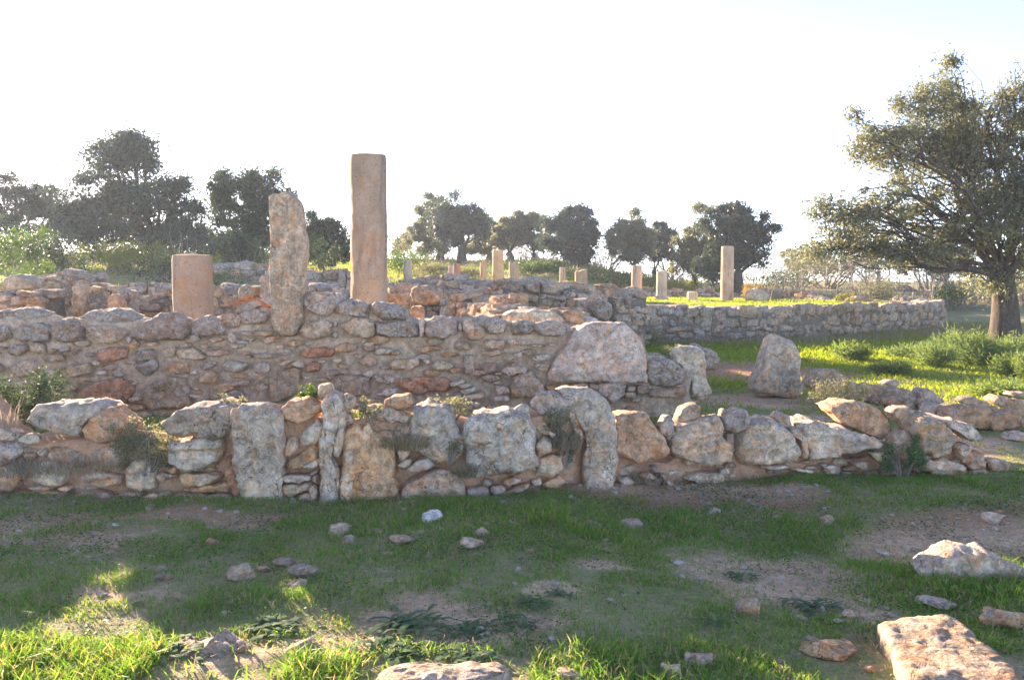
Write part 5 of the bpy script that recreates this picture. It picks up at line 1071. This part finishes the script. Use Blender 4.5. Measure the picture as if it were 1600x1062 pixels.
for px, py, dY, R, h, n, mat, lab in [
    (15, 668, .12, .06, .26, 26, DRYGRASS, 'tall bleached grass stalks at the left end of the front wall'),
    (125, 728, -.03, .30, .12, 420, DRYGRASS, 'mat of grey dry grass on the left part of the front wall'),
    (45, 735, -.05, .20, .13, 260, DRYGRASS, 'dry grass at the left edge of the front wall'),
    (430, 642, .12, .03, .05, 50, MEADOW, 'tiny bright green tuft between the grey orthostat and the orange boulder'),
    (560, 648, .10, .06, .09, 90, MEADOW, 'bright yellow green tuft on the wall above the red flaky slab'),
    (635, 695, -.05, .15, .14, 520, DRYGRASS, 'dry grass tuft on the wall beside the red flaky slab'),
    (730, 740, -.08, .07, .14, 260, DRYGRASS, 'dry grass in the joint left of the big grey block'),
    (885, 695, -.05, .10, .15, 380, DRYGRASS, 'dry grass draped beside the tall grey slab'),
    (850, 806, -.06, .16, .13, 260, GRASS, 'long green grass tuft under the slanting pale slabs of the front wall'),
    (985, 785, -.06, .10, .10, 160, GRASS, 'green leafy tuft at the foot of the tall grey slab'),
    (1330, 770, -.10, .16, .08, 220, GRASS, 'green grass tuft under the sloping slab'),
    (1450, 760, -.12, .30, .10, 300, DRYGRASS, 'dry grass at the foot of the right part of the front wall'),
    (1010, 748, -.02, .16, .09, 260, DRYGRASS, 'dry grass under the orange block of the front wall'),
    (1330, 815, 0, .05, .05, 120, MEADOW, 'bright green tuft beside the pale pointed stone on the bare patch')]:
    if py > 775: p = gp(px, py)
    else: p = pt(px, py, w1y(px) + dY)
    tuft('grass_tuft', lab, p, R, h, n, mat, int(px * 3 + py), group='grass tufts by the walls')
tuft('grass_tuft', 'bright green tuft standing out in the left shaded lawn', gp(314, 945), .06, .09, 160, GRASS, 991, group='tufts in the lawn')
tuft('grass_tuft', 'bright green tuft in the dense lawn right of centre', gp(866, 872), .06, .08, 160, GRASS, 992, group='tufts in the lawn')
tuft('grass_tuft', 'long leaved grass around the large pale boulder at the right edge', gp(1535, 915), .28, .17, 130, MEADOW, 993, w=.009, group='tufts in the lawn')
tuft('grass_tuft', 'dry stalks left of the large pale boulder', gp(1452, 897), .10, .14, 90, DRYGRASS, 994, group='tufts in the lawn')
tuft('grass_tuft', 'grey dry stalks between the orange streaked rock and the big slab', gp(1372, 1010), .10, .10, 90, DRYGRASS, 995, group='tufts in the lawn')
def rosette(loc, R, n, seed, lab):
    r = np.random.default_rng(seed); P = []
    V = []; Q = []
    for i in range(n):
        a = r.uniform(0, 6.28); L = R * r.uniform(.6, 1.1); w = L * r.uniform(.16, .26); d = np.array([math.cos(a), math.sin(a)]); s = np.array([-d[1], d[0]]); u = r.uniform(.05, .22)
        o0 = r.normal(0, R * .45, 2); k = len(V)
        for j, (t, ww) in enumerate(((0, .3), (.35, .9), (.7, 1.0), (1.0, .1))):
            jag = r.uniform(.7, 1.2, 2); z = .006 + L * u * math.sin(math.pi * min(t * .9, 1)) * .8
            for sg, jj in ((-1, jag[0]), (1, jag[1])):
                q = o0 + d * L * t + s * sg * w / 2 * ww * jj; V.append((q[0], q[1], z + abs(sg) * .006 * ww))
        Q += [(k, k + 1, k + 3, k + 2), (k + 2, k + 3, k + 5, k + 4), (k + 4, k + 5, k + 7, k + 6)]
    return tag(obj('weed_rosette', mesh_np('weed_rosette', V, Q), ROSETTE, None, loc), lab, 'weed', 'thistle rosettes on bare ground')
for px, py, R, n, lab in [(648, 975, .14, 60, 'broad dark thistle rosette, top left of the rosettes on bare earth'), (612, 1018, .15, 60, 'dark thistle rosette lowest at left on the bare earth'), (735, 990, .10, 46, 'dark purple green rosette in the middle of the bare earth'),
                          (718, 1025, .11, 46, 'thistle rosette nearest the sunlit strip in the middle'), (803, 976, .09, 40, 'rosette to the right of the small pale stone on bare earth'), (828, 945, .08, 40, 'rosette at the upper right of the bare earth patch'),
                          (875, 930, .07, 30, 'small rosette at the edge of the lawn right of the bare earth'), (1270, 950, .11, 44, 'dark rosette on the bare patch left of the slab shadow'), (1155, 905, .09, 30, 'dark weed below the white pebble right of centre'), (425, 985, .14, 50, 'leafy weed patch left of the bare earth'),
                          (270, 1020, .12, 40, 'leafy weed near the sunlit grass at lower left'), (1120, 975, .07, 30, 'pale leaved weed in the lawn left of the heart shaped stone')]:
    rosette(gp(px, py), R * .95, n, int(px + py), lab)
# meadow and middle distance
for px, Y, R, h, n, lab in [(1462, 17.0, .50, .42, 3000, 'feathery fennel clump left of the biggest one in the right meadow'), (1505, 17.8, .75, .62, 5200, 'biggest feathery fennel clump in the meadow before the olive trunk'), (1545, 17.4, .62, .50, 4000, 'feathery fennel clump just right of the biggest one'), (1600, 15.5, .50, .32, 3000, 'feathery fennel clump at the right edge of the meadow'),
                            (1395, 15.8, .36, .22, 1800, 'low blue green fennel clump in the meadow centre'), (1330, 18.6, .45, .28, 2000, 'low fennel clump beside the wedge shaped stone in the meadow'), (1590, 19.5, .6, .42, 2600, 'fennel clump behind the biggest one close to the olive trunk'), (1420, 19.5, .45, .28, 1800, 'small fennel clump under the retaining wall'), (1570, 12.8, .42, .16, 1600, 'low green herb clump near the half buried stones')]:
    fennel('fennel_clump', lab, at(px, Y), R, h, n, int(px * 2), w=.013 if Y < 18 else .016)
for px, Y, rx, h, n, lf, mat, lab in [
    (1385, 34.0, 1.0, 1.15, 3200, .07, SAGE, 'rounded grey green shrub behind the retaining wall'), (1171, 36.5, .5, .62, 1800, .06, RUST, 'rusty orange shrub on the terrace beside the pale block'), (1320, 31.8, .35, .35, 700, .06, YELLOWHERB, 'small yellowish shrub on the low terrace wall'),
    (97, 26.0, .62, 1.2, 3600, .06, CAROB, 'round leafy shrub standing before the big left tree'), (25, 28.0, 1.3, 1.35, 4200, .09, HERB, 'tall green herb mass at the far left edge'), (165, 30.0, 1.2, 1.0, 3400, .08, YELLOWHERB, 'yellow green shrub mass under the big left tree, left half'),
    (205, 31.0, 1.0, 1.0, 3000, .08, YELLOWHERB, 'yellow green shrub mass under the big left tree, right half'), (205, 20.0, .30, .30, 520, .08, LIME, 'pale lime spurge above the broken left wall'), (207, 14.2, .26, .25, 1500, .035, SAGE, 'grey green shrub left of the pitted column stump'), (225, 15.0, .30, .25, 700, .03, SAGE, 'dry shrub on stones behind the grey green one'),
    (103, 16.2, .20, .22, 800, .035, CAROB, 'dark shrub tucked into the doorway gap at left'), (60, 22.0, .8, .8, 2600, .06, HERB, 'dark green herb bank behind the far left wall'), (250, 27.0, 1.3, .9, 2800, .08, CAROB, 'dark undergrowth under the right side of the big left tree'),
    (300, 30.0, 1.1, .8, 2400, .08, YELLOWHERB, 'pale grassy shrub behind the pitted column stump'), (345, 25.5, .6, .4, 1200, .05, HERB, 'low green shrub on the far tumbled wall'), (380, 33.0, 1.6, 1.3, 3800, .09, CAROB, 'dark green shrub under the spiky tree'),
    (640, 48.0, 1.8, 1.1, 3400, .10, HERB, 'green bush on the slope right of the tallest column'), (672, 44.0, 1.3, .7, 2200, .09, SAGE, 'grey bush on the slope left of the thin pillars'), (735, 44.0, 1.2, .7, 2000, .09, SAGE, 'grey bush on the slope right of the thin pillars'),
    (830, 47.0, 1.5, .7, 2600, .10, HERB, 'low bright green bush on the slope right of the small columns, left one'), (862, 48.0, 1.5, .6, 2400, .10, HERB, 'low bright green bush on the slope right of the small columns, right one'), (955, 46.0, 2.2, .8, 3200, .10, HERB, 'dark green bank under the olive left of the terrace columns'),
    (1015, 47.0, 2.0, .9, 3000, .10, HERB, 'dark green bank behind the moulded terrace columns'), (1070, 44.5, 1.6, .6, 2200, .09, YELLOWHERB, 'yellowish grass bush behind the terrace'), (1195, 48.0, 2.4, 1.0, 3600, .10, HERB, 'dark green bank right of the tallest terrace column'), (1245, 58.0, 3.0, 2.3, 4200, .13, OLIVE, 'grey green bush at the horizon right of the dense olive'),
    (1010, 22.2, .55, .40, 1500, .04, SAGE, 'grey shrub on the rubble left of the retaining wall'), (1040, 17.5, .45, .42, 1700, .035, SAGE, 'dry grey shrub beyond the mortared wall end'), (1560, 38.0, 2.2, 1.3, 3000, .10, SAGE, 'pale dry brush behind the right olive trunk'), (1500, 36.0, 1.6, .9, 2400, .09, HERB, 'green brush beyond the retaining wall corner'), (928, 14.8, .28, .45, 900, .05, DRYGRASS, 'dry brown vines hanging over the pointed stone'),
    (575, 60.0, 3.4, 2.6, 3200, .14, OLIVE_DARK, 'grey green bush at the hilltop behind the tallest column'), (655, 66.0, 4.0, 2.6, 3800, .14, SAGE, 'dry pale bush at the hilltop behind the thin grey olive'), (760, 68.0, 4.2, 2.6, 3800, .14, SAGE, 'dry pale bush at the hilltop behind the tallest slope column'), (850, 68.0, 4.2, 2.6, 3800, .14, SAGE, 'dry pale bush at the hilltop between leaning and broad olives'),
    (945, 62.0, 3.8, 2.3, 3600, .13, SAGE, 'dry pale bush at the hilltop left of the rounded grey olive'), (1050, 60.0, 3.6, 2.8, 3600, .13, OLIVE_DARK, 'grey green bush behind the gap before the dense olive'), (1290, 56.0, 4.0, 2.8, 3400, .13, SAGE, 'pale brush far behind the bleached stalks, left part'), (1370, 54.0, 4.0, 2.9, 3400, .13, OLIVE_DARK, 'dark brush far behind the bleached stalks, middle part'),
    (1450, 52.0, 4.0, 2.9, 3400, .13, OLIVE_DARK, 'dark brush far behind the bleached stalks, right part'), (1590, 46.0, 3.0, 2.0, 3400, .12, OLIVE, 'grey green brush filling the gap right of the olive trunk'), (-10, 36.0, 2.2, 1.9, 3600, .11, CAROB, 'dark shrub bank under the far left tree'), (330, 36.0, 2.0, 1.7, 3200, .11, OLIVE_DARK, 'grey green shrub bank between the two big left trees'), (450, 38.0, 2.0, 1.5, 3000, .11, CAROB, 'dark shrub bank behind the leaning slab'), (100, 36.0, 2.2, 1.6, 3200, .11, OLIVE_DARK, 'grey shrub bank behind the round leafy shrub')]:
    shrub('shrub', lab, at(px, Y, -.03), rx, rx * .8, h, n, lf, mat, abs(int(px * 5 + Y)), group='shrubs', nst=10)

# --- bleached stalks of giant fennel
STK = [(1214, 38, 1.3), (1232, 37, 1.5), (1252, 38, 1.35), (1268, 36, 1.2), (1288, 37, 1.5), (1306, 38, 1.4), (1330, 36.5, 1.65), (1352, 37, 1.8), (1368, 36, 1.5), (1425, 35, 1.9), (1440, 36, 1.6), (1458, 35, 1.7), (1478, 36, 1.5), (1500, 36.5, 1.4), (1410, 37, 1.7), (1522, 37, 1.3)]
r = np.random.default_rng(301)
for px, Y, h in STK:
    b = at(px, Y); o = thing('dry_fennel_stalk', 'bleached dry giant fennel stalk standing in the thicket behind the retaining wall', 'plant', b, 'bleached fennel stalks')
    e = np.array([r.normal(0, .12), r.normal(0, .1), h]); P2 = wiggle(np.array([0, 0, -.1]), e, 8, .02, r); obj('stem', mesh_np('stem', *tube(P2, np.linspace(.028, .012, 8), 5)), STALK, o)
    um = []
    for i in range(7):
        t = r.uniform(.5, 1.0); a = P2[int(t * 7)]; d = np.array([r.normal(0, .22), r.normal(0, .22), r.uniform(.12, .35)]); P3 = wiggle(a, a + d, 4, .05, r); um.append(tube(P3, np.linspace(.011, .006, 4), 4))
        for j in range(9):
            q = P3[-1] + np.array([r.normal(0, .10), r.normal(0, .10), r.uniform(.02, .10)]); um.append(tube(np.stack([P3[-1], q]), np.array([.006, .010]), 3))
    obj('umbel', mesh_np('umbel', *join(um)), STALK, o)
def thicket(name, n, px0, px1, Y0, Y1, h, seed, mat=TWIG):
    r = np.random.default_rng(seed); P = []
    for i in range(n):
        px = r.uniform(px0, px1); Y = r.uniform(Y0, Y1); b = np.array(at(px, Y)); e = b + np.array([r.normal(0, .25), r.normal(0, .2), h * r.uniform(.15, 1.0) * (.6 + .5 * math.sin(px * .05 + seed))]); P2 = wiggle(b, e, 4, .06, r); P.append(tube(P2, np.linspace(.016, .006, 4) * (Y / 36), 3))
        for j in range(3): a = P2[r.integers(1, 4)]; P.append(tube(np.stack([a, a + r.normal(0, .18, 3) + np.array([0, 0, .15])]), np.array([.008, .004]) * (Y / 36), 3))
    return setting(obj(name, mesh_np(name, *join(P)), mat), 'stuff')
thicket('dry_thicket', 420, 1200, 1600, 35, 42, 1.2, 311); thicket('dry_brush', 260, 930, 1200, 50, 62, 1.3, 312); thicket('dry_brush', 240, 600, 940, 55, 66, 1.3, 313); thicket('dry_brush', 140, -20, 420, 30, 42, 1.4, 314)

# ------------------------------------------------------------------ trees
def tree(name, lab, base, Y, lobes, tw, nleaf, leaf, mat, seed, fork=None, asp=.34, group='olive trees on the slope', limbs=True, depth=.8, dens=1.0, twigs=9, clump=.20):
    """base: (px, row) of the trunk foot; lobes: crown masses (px, row, rx, ry) as seen in the photograph; each is given depth around Y"""
    r = np.random.default_rng(seed)
    if Y > 30: nleaf = int(nleaf * 1.9); leaf *= .74; asp = .6
    x0 = pt(base[0], base[1], Y).x; b = np.array([x0, Y, Hs(x0, Y) - .1]); k = Y / FPX
    o = thing(name, lab, 'tree', Vector(b), group); Lb = []
    for px, py, rx, ry in lobes:
        p = pt(px, py, Y); Lb.append((np.array([p.x, Y + r.uniform(-.55, .55) * rx * k, p.z]) - b, np.array([rx * k, rx * k * depth, ry * k])))
    top = max(l[0][2] for l in Lb); fk = np.array(pt(fork[0], fork[1], Y)) - b if fork else np.array([r.normal(0, .15), 0, top * .30])
    R0 = tw * k / 2; P = wiggle(np.zeros(3), fk, 9, .035, r); br = [tube(P, R0 * (1 - .35 * np.linspace(0, 1, 9)) * (1 + .5 * np.exp(-np.linspace(0, 1, 9) * 7)), 10)]
    tips = []
    for c, s in Lb:
        a = P[r.integers(6, 9)]; d = np.linalg.norm(c - a); Q = wiggle(a, c, 9, .07, r, .07); rr = R0 * (.30 if Y < 30 else .42) * np.clip((s[0] / (tw * k * 3)) ** .5, .35, .8)
        br.append(tube(Q, np.linspace(rr, rr * .3, 9), 7))
        for i in range(twigs):
            v = r.normal(size=3); v /= np.linalg.norm(v); e = c + v * s * r.uniform(.55, 1.0); st = Q[r.integers(4, 9)]; W = wiggle(st, e, 6, .10, r, .05); br.append(tube(W, np.linspace(rr * .32, rr * .07, 6), 4))
            for j in range(3): tips.append(W[r.integers(3, 6)])
    obj('trunk', mesh_np('trunk', *join(br)), BARK, o)
    # leaves in clumps, most of them near the crown's skin, with gaps between
    vol = np.array([s[0] * s[2] for c, s in Lb]); pr = vol / vol.sum(); C = []
    ncl = int(len(Lb) * (24 if Y < 30 else 18)); pick = r.choice(len(Lb), ncl, p=pr)
    v = r.normal(size=(ncl, 3)); v /= np.linalg.norm(v, axis=1)[:, None]; rad = r.random(ncl) ** .40 * r.uniform(.85, 1.18, ncl)
    cen = np.stack([Lb[i][0] for i in pick]) + v * np.stack([Lb[i][1] for i in pick]) * rad[:, None]
    keep = fbm(cen + seed, 1.3 / (np.median([s[0] for c, s in Lb])), 2, seed) > -.30; cen = cen[keep]; sz = np.stack([Lb[i][1] for i in pick])[keep]
    j = r.integers(len(cen), size=nleaf); cs = (np.median(sz.min(1)) * (.22 if Y < 30 else .25) * r.uniform(.55, 1.35, len(cen)))[j][:, None]
    L = cen[j] + r.normal(size=(nleaf, 3)) * cs * np.array([1, 1, .8])
    obj('crown', mesh_np('crown', *(leaves(L, leaf, r, asp, .15) if Y < 30 else tri_leaves(L, leaf, r, asp)), smooth=False), mat, o); return o
tree('olive_tree', 'large spreading olive tree with leaning trunk at the right edge', (1573, 541), 23.0,
     [(1498,130,32,45),(1435,185,62,45),(1372,225,52,42),(1345,190,26,22),(1545,175,55,60),(1590,140,42,50),(1600,245,70,70),(1480,250,80,52),(1340,330,72,34),(1284,335,26,24),(1425,345,90,40),(1335,385,60,20),(1545,355,75,50),(1590,425,44,38),(1650,300,80,110),(1655,180,70,90),(1548,440,34,28),(1485,200,50,50),(1400,290,42,22),(1505,310,60,36),(1460,395,60,18),(1268,372,22,20),(1610,330,60,50),(1310,352,56,28),(1300,392,40,16),(1400,390,50,18),(1560,300,60,50),(1530,230,60,50),(1400,230,50,40)],
     48, 88000, .10, OLIVE, 401, (1568, 425), .36, 'olive trees on the terrace side', twigs=12, clump=.24)
T = 'olive trees on the slope'
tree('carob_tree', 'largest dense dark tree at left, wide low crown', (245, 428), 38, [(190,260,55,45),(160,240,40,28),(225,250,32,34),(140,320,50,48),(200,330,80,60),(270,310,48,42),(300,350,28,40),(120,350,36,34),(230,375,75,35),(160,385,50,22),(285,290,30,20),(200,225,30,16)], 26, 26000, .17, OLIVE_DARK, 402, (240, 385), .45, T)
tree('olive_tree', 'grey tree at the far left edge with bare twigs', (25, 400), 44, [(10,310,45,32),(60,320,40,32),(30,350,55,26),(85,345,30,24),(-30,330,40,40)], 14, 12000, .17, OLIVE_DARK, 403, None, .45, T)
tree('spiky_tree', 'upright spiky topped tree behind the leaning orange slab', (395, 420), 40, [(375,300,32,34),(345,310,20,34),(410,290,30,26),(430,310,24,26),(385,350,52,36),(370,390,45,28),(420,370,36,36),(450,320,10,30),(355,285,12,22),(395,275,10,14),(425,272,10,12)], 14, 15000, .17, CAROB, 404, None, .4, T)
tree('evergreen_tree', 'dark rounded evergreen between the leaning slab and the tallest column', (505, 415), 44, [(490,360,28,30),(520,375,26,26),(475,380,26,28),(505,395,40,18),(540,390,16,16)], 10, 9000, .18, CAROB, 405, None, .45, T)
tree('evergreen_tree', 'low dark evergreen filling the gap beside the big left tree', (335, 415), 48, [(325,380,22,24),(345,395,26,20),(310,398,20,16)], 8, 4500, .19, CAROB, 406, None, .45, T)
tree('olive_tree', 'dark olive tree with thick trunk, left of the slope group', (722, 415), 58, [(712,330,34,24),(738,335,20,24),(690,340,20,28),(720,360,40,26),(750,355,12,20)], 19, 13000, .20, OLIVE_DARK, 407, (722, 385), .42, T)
tree('olive_tree', 'thin grey olive rising behind the left olive of the slope group', (688, 412), 63, [(676,312,14,12),(662,340,15,20),(655,372,18,22),(680,385,22,20)], 14, 7000, .20, OLIVE, 408, None, .42, T)
tree('olive_tree', 'grey olive just left of the group\'s centre, behind the tallest slope column', (762, 405), 66, [(768,352,24,18),(775,375,28,18),(750,385,20,14)], 11, 6000, .21, OLIVE, 409, None, .42, T)
tree('olive_tree', 'middle olive of the slope group with upright dark trunk', (800, 405), 62, [(802,348,26,14),(812,365,28,20),(785,365,18,18)], 14, 7500, .20, OLIVE, 410, None, .42, T)
tree('olive_tree', 'leaning olive right of the middle one in the slope group', (834, 410), 62, [(832,350,20,16),(845,372,22,22),(826,372,14,16)], 11, 6000, .20, OLIVE, 411, None, .42, T)
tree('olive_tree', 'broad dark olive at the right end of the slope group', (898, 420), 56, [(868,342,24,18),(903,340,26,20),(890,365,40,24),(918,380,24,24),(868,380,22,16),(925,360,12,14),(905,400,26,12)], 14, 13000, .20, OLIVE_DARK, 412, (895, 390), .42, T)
tree('olive_tree', 'rounded grey olive behind the moulded terrace columns', (988, 415), 54, [(985,345,16,18),(972,370,26,22),(1000,365,22,24),(985,395,34,16),(960,385,14,14)], 12, 10000, .19, OLIVE, 413, None, .42, T)
tree('olive_tree', 'darker olive between the grey one and the dense one', (1022, 418), 58, [(1030,370,18,22),(1018,392,28,22),(1044,385,20,24)], 10, 7000, .20, OLIVE_DARK, 414, None, .42, T)
tree('olive_tree', 'pale olive leaning against the left of the dense terrace olive', (1088, 438), 47, [(1098,340,20,18),(1085,380,28,28),(1075,410,26,18),(1105,400,26,24)], 12, 10000, .17, OLIVE, 415, None, .42, T)
tree('olive_tree', 'dense round olive just behind the tallest terrace column', (1155, 448), 45, [(1130,345,36,22),(1165,345,34,24),(1195,362,24,24),(1150,375,50,28),(1190,395,24,18),(1120,385,30,28),(1110,415,24,20),(1160,400,34,18),(1148,326,18,10)], 18, 20000, .16, OLIVE_DARK, 416, (1155, 420), .42, T)
tree('olive_tree', 'small dark olive at the horizon left of the big right olive', (1248, 425), 70, [(1243,400,20,10),(1255,412,26,12)], 8, 5000, .22, OLIVE_DARK, 417, None, .42, T)
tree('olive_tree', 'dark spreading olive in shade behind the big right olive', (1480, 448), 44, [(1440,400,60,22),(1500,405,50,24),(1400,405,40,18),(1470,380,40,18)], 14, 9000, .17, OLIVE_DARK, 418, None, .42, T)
tree('evergreen_tree', 'bright green round tree at the horizon right of the tallest column', (628, 410), 72, [(628,380,14,14),(622,392,16,10)], 6, 3000, .22, HERB, 419, None, .45, T)
tree('evergreen_tree', 'distant tree line bush behind the thicket right of the dense olive', (1330, 425), 75, [(1330,412,40,14),(1290,415,30,12),(1370,412,40,14)], 8, 5000, .24, OLIVE_DARK, 420, None, .45, T)

# ------------------------------------------------------------------ the hazy air of a low sun
hd = .0007
if hd > 0:
    hz = NT('thin_haze'); hz.t.links.clear(); pv = hz.n('ShaderNodeVolumePrincipled'); pv.inputs['Color'].default_value = (.70, .85, 1.0, 1); pv.inputs['Density'].default_value = hd; pv.inputs['Anisotropy'].default_value = .35
    hz.l(pv.outputs[0], hz.out.inputs['Volume'])
    V, Q = cube_sphere(1); V = V * np.array([1750., 1000., 18.]) + np.array([0, 900., -8.0])
    setting(obj('haze', mesh_np('haze', V, Q, smooth=False), hz.m), 'stuff')
